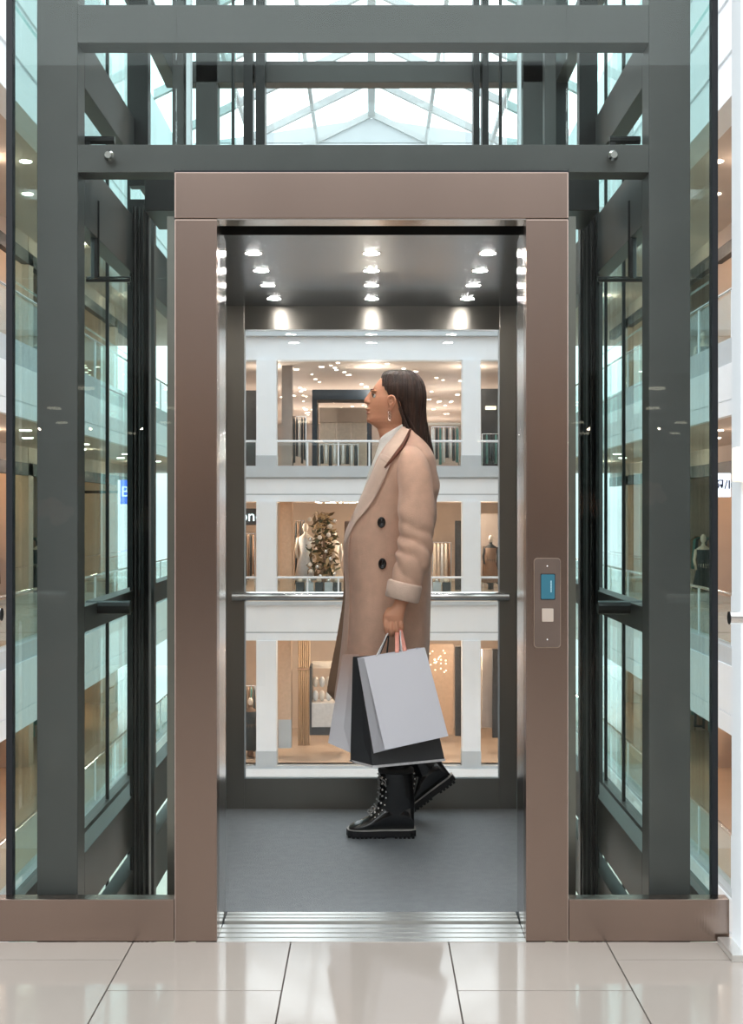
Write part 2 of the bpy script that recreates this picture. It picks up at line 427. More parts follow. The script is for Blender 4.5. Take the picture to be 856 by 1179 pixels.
# ================================================================ BRONZE ENTRANCE
Y1 = 3.875
ent = thing('elevator_entrance',(0,Y1,0),'brushed bronze door surround of the open glass elevator','door frame')
def bx(px0,py0,px1,py1,ya,yb,nm,m,par=ent,bev=.003): return MB().box((PX(px0,ya),ya,PZ(py0,ya)),(PX(px1,ya),yb,PZ(py1,ya))).build(nm,m,par,bevel=bev)
bx(200.5,198.5,654.5,252,Y1,Y1+.08,'header',bronze)
MB().box((PX(200.5,Y1),Y1,0),(PX(249.5,Y1),Y1+.055,PZ(252.8,Y1))).build('jamb',bronze,ent,bevel=.003)
MB().box((PX(605.5,Y1),Y1,0),(PX(654.5,Y1),Y1+.055,PZ(252.8,Y1))).build('jamb',bronze,ent,bevel=.003)
for s in (-1,1):
    X = PX(249.5,Y1) if s<0 else PX(605.5,Y1)
    o = X
    # stepped polished linings: landing door edges, gap, car door edges
    for (ya,yb,off) in ((.056,.105,.000),(.108,.150,.004),(.156,.195,.010),(.198,.235,.014),(.245,.300,.020)):
        MB().box((X+s*.0+s*off*-0,Y1+ya,.0 if ya<.1 else .004),(X+s*.09,Y1+yb,PZ(252.8,Y1)+(0 if ya<.1 else .06))).build('door_panel' if ya>.1 else 'lining',inox,ent,bevel=.003) if False else \
        MB().box((X+s*(off*.35),Y1+ya,.004),(X+s*.09,Y1+yb,PZ(253.5,Y1))).build('door_edge' if ya>.1 else 'lining',inox,ent,bevel=.002)
zt = PZ(253,Y1)
MB().box((PX(249.5,Y1),Y1+.004,zt-.001),(PX(605.5,Y1),Y1+.085,zt+.004)).build('soffit_strip',inox,ent)
MB().box((PX(249.5,Y1)-.05,Y1+.085,zt+.006),(PX(605.5,Y1)+.05,Y1+.25,zt+.11)).build('door_gap_shade',mat('matt_black',(.003,.003,.003),.95,spec=.05),ent)  # matt black block puts the dark gap under the door track into colour
# plinths
MB().box((PX(-70,Y1),Y1,0),(PX(200,Y1),Y1+.05,PZ(1036,Y1))).build('plinth',bronze,ent,bevel=.003)
MB().box((PX(655,Y1),Y1,0),(PX(840,Y1),Y1+.05,PZ(1036,Y1))).build('plinth',bronze,ent,bevel=.003)
# sills
def sill(y0,y1,nm):
    mb = MB(); mb.box((PX(249.5,Y1),y0,-.03),(PX(605.5,Y1),y1,-.006)); n = 4; p = (y1-y0)/n
    for k in range(n): mb.box((PX(249.5,Y1),y0+p*k,-.006),(PX(605.5,Y1),y0+p*k+p*.72,.002))
    return mb.build(nm,alu,ent)
sill(Y1-.003,4.045,'landing_sill')
cp = thing('call_panel',P(629.5,694,Y1-.004),'slim bronze call panel with blue screen and square button on the right jamb','call panel')
def rrect(x0,x1,z0,z1,r,y0,y1,nm,m,par,n=5):
    pts = []
    for cx_,cz_,a0 in ((x1-r,z1-r,0),(x0+r,z1-r,90),(x0+r,z0+r,180),(x1-r,z0+r,270)):
        for k in range(n): 
            a = math.radians(a0+90*k/(n-1)); pts.append((cx_+r*math.cos(a),cz_+r*math.sin(a)))
    return MB().prism(pts,y0,y1).build(nm,m,par)
yy = Y1
edge = mat('panel_edge_bronze',(.75,.62,.52),.3,1)
rrect(PX(614.4,yy),PX(645.4,yy),PZ(746.2,yy),PZ(643,yy),.010,yy-.002,yy,'edge_trim',edge,cp)
rrect(PX(615,yy),PX(644.8,yy),PZ(745.6,yy),PZ(643.6,yy),.0095,yy-.004,yy-.001,'face_plate',mat('dark_bronze_plate',(.25,.195,.17),.4,1),cp)
rrect(PX(622,yy),PX(639,yy),PZ(691,yy),PZ(661,yy),.003,yy-.005,yy-.003,'screen_bezel',black,cp)
sc = rrect(PX(622.7,yy),PX(638.3,yy),PZ(690,yy),PZ(661.8,yy),.003,yy-.0065,yy-.004,'screen',mat('blue_screen',(.03,.13,.18),.3,0,emit=.1,var=.02),cp)
mb = MB()
for k in range(9):
    mb.box((PX(633.6,yy),yy-.0070,PZ(682-1.5*k,yy)),(PX(634.6,yy),yy-.0064,PZ(681.1-1.5*k,yy)))
mb.build('screen_text',mat('pale_screen_text',(.45,.65,.7),.5,emit=.4,var=0),sc)
b_ = rrect(PX(623.6,yy),PX(636.6,yy),PZ(716,yy),PZ(701,yy),.002,yy-.010,yy-.003,'button',mat('button_metal',(.78,.68,.60),.4,.9),cp)
for py in (652.5,737):
    MB().sphere(P(630,py,yy-.004),(.0025,.0015,.0025),8,6).build('screw',chrome,cp)

# ================================================================ CAR
CY0, CY1 = 4.13, 5.61
CXH = .605; CZ = Z(.858)
car = thing('elevator_car',(0,4.9,0),'open elevator cabin with grey floor, steel ceiling and glass rear window','elevator cabin')
# floor mat, ribbed rubber via bump
fm = mat('grey_rubber_floor',(.24,.26,.275),.42,0,.06,30,.6,230)
MB().box((-CXH,4.17,-.05),(CXH,CY1,0)).build('cabin_floor',fm,car)
mb = MB(); mb.box((PX(249.5,Y1),4.068,-.03),(PX(605.5,Y1),4.17,-.006))
for k in range(3): mb.box((PX(249.5,Y1),4.068+.034*k,-.006),(PX(605.5,Y1),4.068+.034*k+.024,.002))
mb.build('car_sill',alu,car)
MB().box((-CXH,CY0,CZ),(CXH,CY1,CZ+.06)).build('ceiling_panel',ceilm,car)
# side walls: steel base, glass with steel frames
for s in (-1,1):
    X = s*CXH
    MB().box((X,4.18,-.05),(X+s*.03,CY1,CZ+.06)).build('side_wall',dinox,car)
# rear wall frame
ya = CY1
wx0, wx1, wz0, wz1 = PX(281,ya), PX(575,ya), PZ(897,ya), PZ(380,ya)
MB().box((-CXH,ya,-.05),(wx0,ya+.05,CZ+.06)).build('rear_stile',dinox,car,bevel=.002)
MB().box((wx1,ya,-.05),(CXH,ya+.05,CZ+.06)).build('rear_stile',dinox,car,bevel=.002)
brush = mat('brushed_transom',(.30,.285,.26),.3,1,.05,3)
bn = brush.node_tree; tg = bn.nodes.new('ShaderNodeTangent'); tg.direction_type = 'RADIAL'; tg.axis = 'Z'
bn.nodes['Principled BSDF'].inputs['Anisotropic'].default_value = .85; bn.nodes['Principled BSDF'].inputs['Anisotropic Rotation'].default_value = .25; bn.links.new(tg.outputs[0], bn.nodes['Principled BSDF'].inputs['Tangent'])
MB().box((wx0,ya,wz1),(wx1,ya+.05,CZ+.06)).build('transom',brush,car,bevel=.002)
MB().box((wx0,ya,-.05),(wx1,ya+.05,wz0)).build('kick_panel',dinox,car,bevel=.002)
MB().box((wx0,ya+.02,wz0),(wx1,ya+.03,wz1)).build('rear_glass',G_CLEAR,car)
mb = MB(); mb.box((wx0,ya-.004,wz0),(wx0+.006,ya+.006,wz1)); mb.box((wx1-.006,ya-.004,wz0),(wx1,ya+.006,wz1)); mb.box((wx0,ya-.004,wz0),(wx1,ya+.006,wz0+.006)); mb.box((wx0,ya-.004,wz1-.005),(wx1,ya+.006,wz1))
mb.build('window_bead',greyp,car)
# handrail
yh = 5.53; zh = PZ(687.5,yh)
hr = MB().tube([(PX(267,yh),yh,zh),(PX(586,yh),yh,zh)],.0195,18).build('handrail',chrome,car,smooth=False)
for px_ in (272,581):
    MB().tube([(PX(px_,yh),yh,zh),(PX(px_,yh),5.62,zh)],.01,10).build('bracket',chrome,hr)
# downlights
for x in (-.392,0,.386):
    for y in (4.46,4.78,5.09,5.41):
        d = MB().lathe((x,y,CZ-.002),[(.034,.002),(.034,.0008),(.029,.0002)],20).build('downlight',inox,car)
        MB().lathe((x,y,CZ-.0025),[(.026,.002),(.026,0)],20).build('light_disc',cabl,d)
# car roof gear
MB().box((-.62,4.25,CZ+.08),(.62,5.55,CZ+.12)).build('roof_plate',rail,car)

# ================================================================ right and left foreground rails, white post
t = thing('white_post',(1.16,3.8,0),'tall white post with cream lamp box at the right edge of the photo','post')
MB().box((PX(853,3.75),3.75,0),(PX(853,3.75)+.12,3.85,Z(2.5))).build('shaft',white,t,bevel=.004)
MB().box((PX(843,3.70),3.70,0),(PX(843,3.7)+.2,3.86,.02)).build('base_plate',alu,t,bevel=.003)
MB().box((PX(848,3.7),3.70,PZ(555,3.7)),(PX(848,3.7)+.15,3.75,PZ(515,3.7))).build('lamp_box',mat('cream_shade',(.9,.8,.66),.6,emit=.7,var=.02),t,bevel=.006)
for s in (-1,1):
    y = 3.55; x0 = PX(840,y) if s>0 else PX(1,y)
    z = PZ(712 if s>0 else 708,y)
    t = thing('handrail',(x0+s*.3,y,z),'round steel handrail end beside the white post at the right edge' if s>0 else 'round steel handrail end at the left edge of the photo','handrail')
    MB().tube([(x0,y,z),(x0+s*.8,y,z)],.0165,16).build('tube',chrome,t)
    MB().tube([(x0-s*.002,y,z),(x0,y,z)],.0172,16).build('end_cap',rail,t)
    MB().box((x0+s*.35,y-.01,0),(x0+s*.37,y+.01,z)).build('post',chrome,t)

# ================================================================ balustrades
def balustrade(name, a, b, h, step, label, group, posts=True, gm=G_RAIL, r=.03):
    a = Vector(a); b = Vector(b); t = thing(name, (a+b)/2, label, 'balustrade', group)
    MB().tube([a+Vector((0,0,h)), b+Vector((0,0,h))], r, 8).build('top_rail', chrome if r<.04 else white, t)
    d = (b-a); L = d.length; u = d/L; nrm = Vector((-u.y,u.x,0))
    k = max(1,int(L/step))
    for i in range(k+1):
        p = a+u*(L*i/k)
        MB().tube([p, p+Vector((0,0,h))], r*.8, 6).build('post', white, t)
    q = [a+nrm*.01+Vector((0,0,.05)), b+nrm*.01+Vector((0,0,.05)), b+nrm*.01+Vector((0,0,h-.06)), a+nrm*.01+Vector((0,0,h-.06))]
    MB().rings([q,[p-nrm*.015 for p in q]]).build('glass', gm, t)
    return t
for s,side in ((-1,'left'),(1,'right')):
    for nm,(ft,_,_) in (('upper',LV['A']),('middle',LV['B']),('lowest',LV['C'])):
        balustrade('balustrade',(s*(W+.15),Y0,Z(ft)),(s*(W+.15),FY-.3,Z(ft)),.95 if nm!='lowest' else 1.0,2.4,'long glass balustrade of the %s gallery on the %s side of the atrium'%(nm,side),None)
def frail(pa,pb,pyt,pyb,step,lab):
    a = Vector((fx(pa),FY+.05,fz(pyb))); b = Vector((fx(pb),FY+.05,fz(pyb)))
    return balustrade('balustrade',a,b,fz(pyt)-fz(pyb),step,lab,None,r=.045)
for lv,(t_,b_) in (('upper',(508.5,537)),('middle',(665.5,683))):
    frail(240,295,t_,b_,.95,'white post and glass balustrade left of the left column, %s far gallery'%lv)
    frail(318,532,t_,b_,1.15,'white post and glass balustrade between the columns, %s far gallery'%lv)
    frail(553,616,t_,b_,.95,'white post and glass balustrade right of the right column, %s far gallery'%lv)

# ================================================================ ceiling lights in galleries and shops
proto = None
def clight(x,y,z,grp,lab,r=.09):
    global proto
    if proto is None:
        proto = MB().lathe((0,0,0),[(1.0,.15),(1.1,0),(.9,-.1)],14).build('ceiling_light',lampm)
        o = proto
    else:
        o = proto.copy(); COL.objects.link(o)
    o.location = (x,y,z-.012); o.scale = (r,r,r); tag(o,lab,'ceiling light',grp)
for s,side in ((-1,'left'),(1,'right')):
    for zz,lv in ((7.4,'top'),(1.73,'middle'),(-3.97,'lower')):
        y = 11.0; i = 0
        while y < 50:
            clight(s*(7.3+.7*(i%2)),y,Z(zz),'%s lights %s gallery'%(lv,side),'round recessed light in the %s soffit of the %s galleries'%(lv,side),.12)
            y += 2.9; i += 1
        for y in (14,24,34,44): lamp((s*(SW+1.2),y,Z(zz-.5)),80,(1,.76,.56) if zz>7 else (1,.62,.36),.15)
        for y in (10,19,28,37,46): lamp((s*(SW-1.2),y,Z(zz-.25)),26,(1,.80,.62),.1)
# far rooms: scattered twinkling ceiling lights
for n,(k,(t_,b_)) in enumerate(rooms.items()):
    zt_ = fz(t_)
    nl = {'up':95,'mid':26,'low':14}[k]
    for i in range(nl):
        x = random.uniform(-4.6,4.6); y = random.uniform(FY+.9,FY+DP[k]*.8)
        clight(x,y,zt_-(random.uniform(0,.0)),'ceiling lights %s far room'%k,'tiny round light in the ceiling of the %s far shop floor'%{'up':'upper','mid':'middle','low':'lowest'}[k],random.choice((.05,.07,.1)))
    if k == 'up':
        for x in (-4,0,4):
            for y in (12,24,33): lamp((x,FY+y,zt_-2.2),200,(1,.93,.85),.1)
    for x in (-4,0,4):
        lamp((x,FY+2.4,zt_-.7),{'up':95,'mid':190,'low':240}[k],(1,.90,.78) if k=='up' else (1,.82,.64),.1)

# ================================================================ far shop contents
def fthing(nm,px,py,Y,lab,cat,grp=None): return thing(nm,P(px,py,Y),lab,cat,grp)
def fbox(px0,py0,px1,py1,Y,dep,nm,m,par,bev=0): return MB().box((PX(px0,Y),Y,PZ(py0,Y)),(PX(px1,Y),Y+dep,PZ(py1,Y))).build(nm,m,par,bevel=bev)
YS = FY+3.0
fl = {'up':fz(537),'mid':fz(683),'low':fz(882)}
# upper: navy portal + inner cream doorway
t = thing('shop_portal',(PX(390,YS),YS,fl['up']),'tall navy portal framing a lit shop entrance on the upper far floor','portal')
zt_ = PZ(449,YS); xa,xb = PX(359,YS),PX(428,YS)
MB().box((xa,YS,zt_-.42),(xb,YS+1.6,zt_)).build('lintel',navy,t,bevel=.03)
MB().box((xa,YS,fl['up']),(xa+.2,YS+1.6,zt_-.42)).build('upright',navy,t); MB().box((xb-.2,YS,fl['up']),(xb,YS+1.6,zt_-.42)).build('upright',navy,t)
t = thing('cream_screen',(PX(395,YS+3),YS+3,fl['up']),'cream panelled screen wall seen through the navy portal','wall panel')
creamm = mat('cream_panel',(.78,.70,.60),.6)
for k in range(3): MB().box((PX(369+18*k,YS+3),YS+3,fl['up']),(PX(386+18*k,YS+3),YS+3.1,PZ(487,YS+3))).build('panel',creamm,t)
MB().box((PX(367,YS+2.9),YS+2.9,PZ(487,YS+3)),(PX(424,YS+2.9),YS+3.2,PZ(470,YS+3))).build('header',warmw,t)
def column(px0,px1,py0,py1,Y,m,lab):
    mb = MB().box((PX(px0,Y),Y,PZ(py1,Y)),(PX(px1,Y),Y+.6,PZ(py0,Y))); o = mb.build('column',m,origin=(PX((px0+px1)/2,Y),Y,PZ(py1,Y))); return tag(o,lab,'column')
column(324,336,416,538,FY+2,taupe,'plain taupe pillar behind the left column on the upper far floor')
column(322,336,578,684,FY+1.2,mat('tan_pillar',(.62,.40,.26),.5),'tan pillar behind the left column on the middle far floor')
column(320,335,738,829,FY+1.5,mat('tan_pillar2',(.60,.43,.31),.5),'square tan pillar with grey foot on the lowest far floor')
o = column(320,335,829,862,FY+1.5,greyp,'grey stone foot under the square tan pillar'); 
# garment rails: hanging clothes things
def clothes_rack(px0,px1,pyt,Y,floorz,cols_,lab,n=7):
    x0,x1 = PX(px0,Y),PX(px1,Y); zt = PZ(pyt,Y)
    t = thing('clothes_rack',((x0+x1)/2,Y,floorz),lab,'clothes rack')
    MB().tube([(x0,Y,zt),(x1,Y,zt)],.02,6).tube([(x0,Y,floorz),(x0,Y,zt)],.02,6).tube([(x1,Y,floorz),(x1,Y,zt)],.02,6).build('frame',chrome,t)
    for k in range(n):
        xc = x0+(x1-x0)*(k+.5)/n; hw = (x1-x0)/n*.42
        c = cols_[k%len(cols_)]; L = random.uniform(.72,.95)*(zt-floorz)
        mb = MB(); R=[]
        for f_,ww in ((0,.25),(.06,.8),(.5,.9),(1,1.05)):
            R.append([Vector((xc+hw*ww*math.cos(a),Y+.22*ww*math.sin(a)*(1+.2*math.sin(5*a)),zt-.03-L*f_)) for a in [2*PI*q/14 for q in range(14)]])
        mb.rings(R).build('garment',c,t,smooth=True)
    return t
cA = mat('teal_cloth',(.10,.24,.22),.8); cB = mat('pale_cloth',(.72,.72,.70),.8); cC = mat('charcoal_cloth',(.05,.06,.065),.8); cD = mat('cream_cloth',(.80,.68,.55),.8); cE = mat('brown_cloth',(.25,.16,.11),.8)
clothes_rack(497,528,492,FY+2.2,fl['up'],[cB,cC,cA,cB,cC],'rack of teal, grey and white clothes by the right column, upper far floor',8)
t = fthing('shelf_board',512,490,FY+2.2,'cream lit shelf board over the teal clothes rack','shelf'); fbox(492,487,530,490,FY+2.3,.5,'board',creamm,t)
clothes_rack(337,352,480,FY+3.5,fl['up'],[cC,cC,cB,cC],'dark clothes rack beside the taupe pillar, upper far floor',5)
clothes_rack(368,412,512,FY+2,fl['up'],[cC,cB,cC,cB],'low rack of grey and white clothes in front of the navy portal',9)
clothes_rack(498,519,625,FY+3,fl['mid'],[cD,cD,cB,cD,cE],'rack of long cream garments left of the right column, middle far floor',5)
clothes_rack(339,350,600,FY+3,fl['mid'],[cC,cE,cC],'tall rack of dark garments beside the tan pillar, middle far floor',4)
clothes_rack(281,293,615,FY+3,fl['mid'],[cC,cE],'dark garments under the black shop sign, middle far floor',4)
clothes_rack(556,575,630,FY+3,fl['mid'],[cE,cC,cA],'dark garments right of the right column, middle far floor',5)
clothes_rack(555,576,500,FY+3,fl['up'],[cC,cA,cC],'dark clothes right of the right column, upper far floor',6)
clothes_rack(281,294,790,FY+2.5,fl['low'],[cC,cE,cA],'dark garments left of the left column, lowest far floor',4)
# dark shop boxes behind side bays
def bay(px0,px1,py0,py1,Y,m,lab):
    o = MB().box((PX(px0,Y),Y,PZ(py1,Y)),(PX(px1,Y),Y+.3,PZ(py0,Y))).build('storefront',m,origin=(PX((px0+px1)/2,Y),Y,PZ(py1,Y)))
    return tag(o,lab,'shop front')
bay(554,612,448,540,FY+4,darkp,'dark shop front right of the right column, upper far floor')
bay(240,296,450,540,FY+4,darkp,'dark shop front left of the left column, upper far floor')
bay(553,612,592,686,FY+4.2,taupe,'taupe shop front right of the right column, middle far floor')
bay(524,531,600,686,FY+2.0,darkp,'narrow dark door edge against the right column, middle far floor')
bay(524,531,745,848,FY+2.0,darkp,'narrow dark door edge against the right column, lowest far floor')
bay(555,570,748,838,FY+2.4,taupe,'taupe window wall right of the right column, lowest far floor')
bay(567,574,748,850,FY+2.2,darkp,'black upright panel right of the right column, lowest far floor')
t = fthing('shop_sign',288,595,FY+1.6,'black fascia sign with white letters left of the left column','sign')
sg = fbox(270,586,297,605,FY+1.6,.15,'board',darkp,t)
text('ond',.62,mat('sign_white',(.75,.95,1),.5,emit=1.6,var=0),'letters',t,(.03,-.02,.0))
t = fthing('lit_cornice',564,469,FY+3.8,'small warm lit cornice lamp in the dark shop right of the right column','shelf'); fbox(559,468,571,472,FY+3.8,.15,'lit_strip',mat('warm_strip',(1,.8,.6),.5,emit=1.2,var=.2,vscale=12),t)  # added glowing strip, stands in for an unclear warm emblem
# mannequins on middle floor
def mannequin(px,Y,floorz,h,m,lab,dress=None):
    x = PX(px,Y); t = thing('mannequin',(x,Y,floorz),lab,'mannequin'); k = h/1.8
    MB().lathe((x,Y,floorz),[(.09*k,.02),(.10*k,.5*k),(.17*k,.9*k),(.13*k,1.1*k),(.19*k,1.4*k),(.05*k,1.5*k),(.05*k,1.56*k)],14).build('torso',m,t,smooth=True)
    MB().sphere((x,Y,floorz+1.67*k),(.08*k,.1*k,.12*k)).build('head',creamm,t,smooth=True)
    for s in (-1,1):
        MB().tube([(x+s*.19*k,Y,floorz+1.38*k),(x+s*.25*k,Y-.03,floorz+1.1*k),(x+s*.22*k,Y-.12,floorz+.85*k)],[.05*k,.04*k,.03*k],8).build('arm',m,t,smooth=True)
    if dress: MB().lathe((x,Y,floorz),[(.32*k,.25*k),(.15*k,1.0*k),(.2*k,1.38*k)],16).build('dress',dress,t,smooth=True)
    return t
mannequin(351.5,FY+2.2,fl['mid'],2.7,creamm,'pale mannequin between the tan pillar and the brown tree',cB)
mannequin(384,FY+2.4,fl['mid'],2.4,creamm,'pale dressed mannequin right of the brown tree',cD)
mannequin(288,FY+1.8,fl['low'],2.4,cE,'dark mannequin at the left window edge, lowest far floor',cC)
mannequin(565,FY+2.0,fl['mid'],2.2,cC,'dark mannequin right of the right column, middle far floor',cE)
# decorated tree
x,Y = PX(372,FY+1.5),FY+1.5
t = thing('decorated_tree',(x,Y,fl['mid']),'large brown and gold decorated tree on the middle far floor','tree')
MB().tube([(x,Y,fl['mid']),(x+.05,Y,fl['mid']+1.6),(x-.03,Y,fl['mid']+2.7)],[.1,.07,.03],8).build('trunk',cE,t)
mb = MB(); 
for i in range(260):
    a = random.random()*2*PI; zz = random.uniform(.5,3.1); r = .62*random.uniform(.2,1)*(1 if zz<2.6 else .7)
    c = Vector((x+r*math.cos(a),Y+r*math.sin(a),fl['mid']+zz)); d = Vector((random.uniform(-1,1),random.uniform(-1,1),random.uniform(-.6,1))).normalized()*.2
    e = d.cross(Vector((.3,.5,.8))).normalized()*.08
    mb.mi = i%3
    mb.quad(c-d,c+e,c+d,c-e)
mb.build('foliage',[mat('bronze_leaf',(.16,.11,.06),.6),mat('gold_leaf',(.62,.45,.25),.4),mat('olive_leaf',(.10,.11,.06),.6)],t)
for i in range(14):
    a = random.random()*2*PI
    MB().sphere((x+.55*math.cos(a),Y-.4*abs(math.sin(a))-.3,fl['mid']+random.uniform(.6,2.9)),.09,8,6).build('bauble',creamm if i%2 else chrome,t,smooth=True)
# low display row on middle floor
for i,px in enumerate((345,356,367,378,388,503,514)):
    x,Y = PX(px,FY+.9),FY+.9
    t = thing('display_table',(x,Y,fl['mid']),'small grey display table behind the middle far balustrade','table','display tables behind the middle balustrade')
    MB().box((x-.16,Y,fl['mid']),(x+.16,Y+.3,fl['mid']+.35)).build('body',greyp if i%2 else cC,t,bevel=.02)
    MB().sphere((x,Y+.15,fl['mid']+.42),(.1,.1,.09)).build('ornament',chrome if i%2 else cD,t,smooth=True)
# lowest floor: curtain, bathtub-like glowing panels, cabinet
x0,x1,Y = PX(352,FY+5),PX(358,FY+5),FY+5
t = fthing('display_cabinet',372,846,FY+1.6,'grey cabinet on a black foot with cream cushions on top, lowest far floor','cabinet')
fbox(357,810,400,838,FY+1.6,1.2,'body',mat('silver_cabinet',(.62,.60,.58),.4),t,.03)
fbox(356,838,400,847,FY+1.58,1.2,'foot',darkp,t)
fbox(356,768,358.5,838,FY+1.55,1.25,'upright',darkp,t)
fbox(359,762,400,770,FY+2.7,.1,'back_rail',creamm,t)
for i,px in enumerate((363,370.5,378,386)):
    for j in (0,1):
        p = P(px,801.5-16*j,FY+2.0+.3*j)
        tag(MB().sphere((0,0,0),(.12,.1,.22),12,8).build('cushion',creamm if (i+j)%2 else cB,smooth=True),'cream cushion standing on the grey cabinet, lowest far floor','cushion','cushions on the grey cabinet').location = p
t = fthing('curtain',352,800,FY+4.5,'tall golden curtain behind the grey cabinet, lowest far floor','curtain')
mb = MB(); R=[]
xs = [PX(343,FY+4.5)+(PX(357,FY+4.5)-PX(343,FY+4.5))*k/24 for k in range(25)]
for zz in (fl['low'],fz(738)-.1): R.append([Vector((x,FY+4.5+.08*math.sin(k*1.6),zz)) for k,x in enumerate(xs)]+[Vector((x,FY+4.62+.08*math.sin(k*1.6),zz)) for k,x in reversed(list(enumerate(xs)))])
mb.rings(R).build('cloth',mat('gold_curtain',(.60,.46,.33),.6),t)
fbox(342,770,358,772,FY+4.4,.1,'tie_band',cE,t)
t = fthing('picture_panel',512,800,FY+5,'bronze wall panel with small lights left of the right column, lowest far floor','wall panel')
fbox(490,742,522,846,FY+5,.1,'board',mat('bronze_board',(.42,.29,.20),.4),t)
mb=MB()
for i in range(22): mb.sphere(P(random.uniform(494,514),random.uniform(748,775),FY+4.95),.035,6,4)
mb.build('fairy_lights',mat('dim_warm_light',(1,.85,.65),.5,emit=1.5,var=0),t)
# ---- side gallery shops: signs, racks, displays
t = thing('shop_sign',P(834,559,27),'white projecting shop sign with dark letters on the right gallery','sign')
q = P(834.5,559,27)
MB().box(q+Vector((-.16,0,-.24)),q+Vector((.13,.08,.24))).build('panel',mat('lit_sign_white',(.80,.90,1.0),.5,emit=1.0,var=0),t,bevel=.02)
text('Я/I',.25,mat('sign_ink',(.02,.03,.12),.5),'letters',t,(-.02,-.015,0))
MB().box(q+Vector((.10,.03,-.04)),(SW+.02,q.y+.06,q.z+.04)).build('bracket',rail,t)
t = thing('shop_sign',P(143,567,38),'blue and white projecting shop sign on the left gallery','sign')
q = P(143.5,567,38)
MB().box(q+Vector((-.20,0,-.34)),q+Vector((.12,.08,.34))).build('panel',mat('lit_sign_blue',(.03,.12,.85),.5,emit=1.3,var=0),t,bevel=.02)
MB().box(q+Vector((-.20,-.012,-.34)),q+Vector((-.13,.0,.34))).build('white_edge',mat('lit_sign_white',(.85,.92,1.0),.5,emit=1.0,var=0),t)
MB().box((-SW-.02,q.y+.03,q.z-.04),q+Vector((-.19,.06,.04))).build('bracket',rail,t)
text('B',.42,mat('lit_sign_white',(.85,.92,1.0),.5),'letters',t,(.02,-.015,0))
racks = []
for s,side in ((-1,'left'),(1,'right')):
    for zf,lv in ((-2.45,'middle'),(3.1,'upper'),(-6.85,'lowest')):
        for j,y in enumerate((16.0,22.1,28.2,34.3,40.4)):
            x = s*(SW+.9); cc = [[cE,cD,cC,cB],[cC,cA,cE],[cD,cB,cE]][j%3]
            t = thing('clothes_rack',(x,y,Z(zf)),'clothes rack in a lit shop, %s %s gallery'%(lv,side),'clothes rack','clothes racks %s %s gallery'%(lv,side))
            MB().tube([(x,y-1.6,Z(zf+1.7)),(x,y+1.6,Z(zf+1.7))],.02,6).tube([(x,y-1.6,Z(zf)),(x,y-1.6,Z(zf+1.7))],.02,6).tube([(x,y+1.6,Z(zf)),(x,y+1.6,Z(zf+1.7))],.02,6).build('frame',chrome,t)
            for q in range(9):
                yc = y-1.4+q*.35; L = random.uniform(.8,1.4)
                MB().rings([[Vector((x+.24*ww*math.cos(a),yc+.12*ww*math.sin(a),Z(zf+1.68-L*f_))) for a in [2*PI*k/10 for k in range(10)]] for f_,ww in ((0,.2),(.08,.8),(1,1.1))]).build('garment',cc[q%len(cc)],t,smooth=True)
            x2 = s*(SW-.1)
            if lv != 'lowest' and j < 4:
                ym = y+2.6
                mannequin(CX+x2*F/ym, ym, Z(zf), 1.85, [cD,cC,cE][j%3], 'mannequin at a shop window, %s %s gallery, %s from the viewer'%(lv,side,['nearest','second','third','fourth'][j]), [cC,cD,cB][j%3])

# sales counter of the lit shop at the lower right and its mirror on the left
for s_,side in ((-1,'left'),(1,'right')):
    for y in (13.0, 18.5):
        x = s_*(SW-.2)
        t = thing('display_counter',(x,y,Z(-6.85)),'low lit display counter with goods on the lowest %s gallery, %s one'%(side,'nearer' if y<14 else 'farther'),'counter')
        MB().box((x-.4,y-1.4,Z(-6.85)),(x+.4,y+1.4,Z(-6.05))).build('body',taupe,t,bevel=.02)
        MB().box((x-.45,y-1.45,Z(-6.05)),(x+.45,y+1.45,Z(-5.97))).build('top',warmw,t,bevel=.01)
        for k in range(7):
            MB().sphere((x+random.uniform(-.25,.25),y-1.2+.4*k,Z(-5.9)),(.12,.12,.1),8,6).build('goods',[cD,cE,chrome][k%3],t,smooth=True)

# ================================================================ THE WOMAN
YW = 5.21
def vox(mb, size=.004, smooth=3, fac=.5):
    me = bpy.data.meshes.new('t'); bmesh.ops.recalc_face_normals(mb.bm, faces=mb.bm.faces); mb.bm.to_mesh(me); mb.bm.free()
    o = bpy.data.objects.new('t', me); COL.objects.link(o)
    m = o.modifiers.new('r','REMESH'); m.mode = 'VOXEL'; m.voxel_size = size; m.use_smooth_shade = True
    sm = o.modifiers.new('s','SMOOTH'); sm.iterations = smooth; sm.factor = fac
    bpy.context.view_layer.update()
    dg = bpy.context.evaluated_depsgraph_get()
    res = bpy.data.meshes.new_from_object(o.evaluated_get(dg)); bpy.data.objects.remove(o)
    res.polygons.foreach_set('use_smooth',[True]*len(res.polygons))
    return res
def mobj(name, me, ms, parent=None):
    me.name = name; me.materials.clear()
    for m in (ms if isinstance(ms,(list,tuple)) else [ms]): me.materials.append(m)
    o = bpy.data.objects.new(name, me); COL.objects.link(o)
    if parent: o.parent = parent
    return o
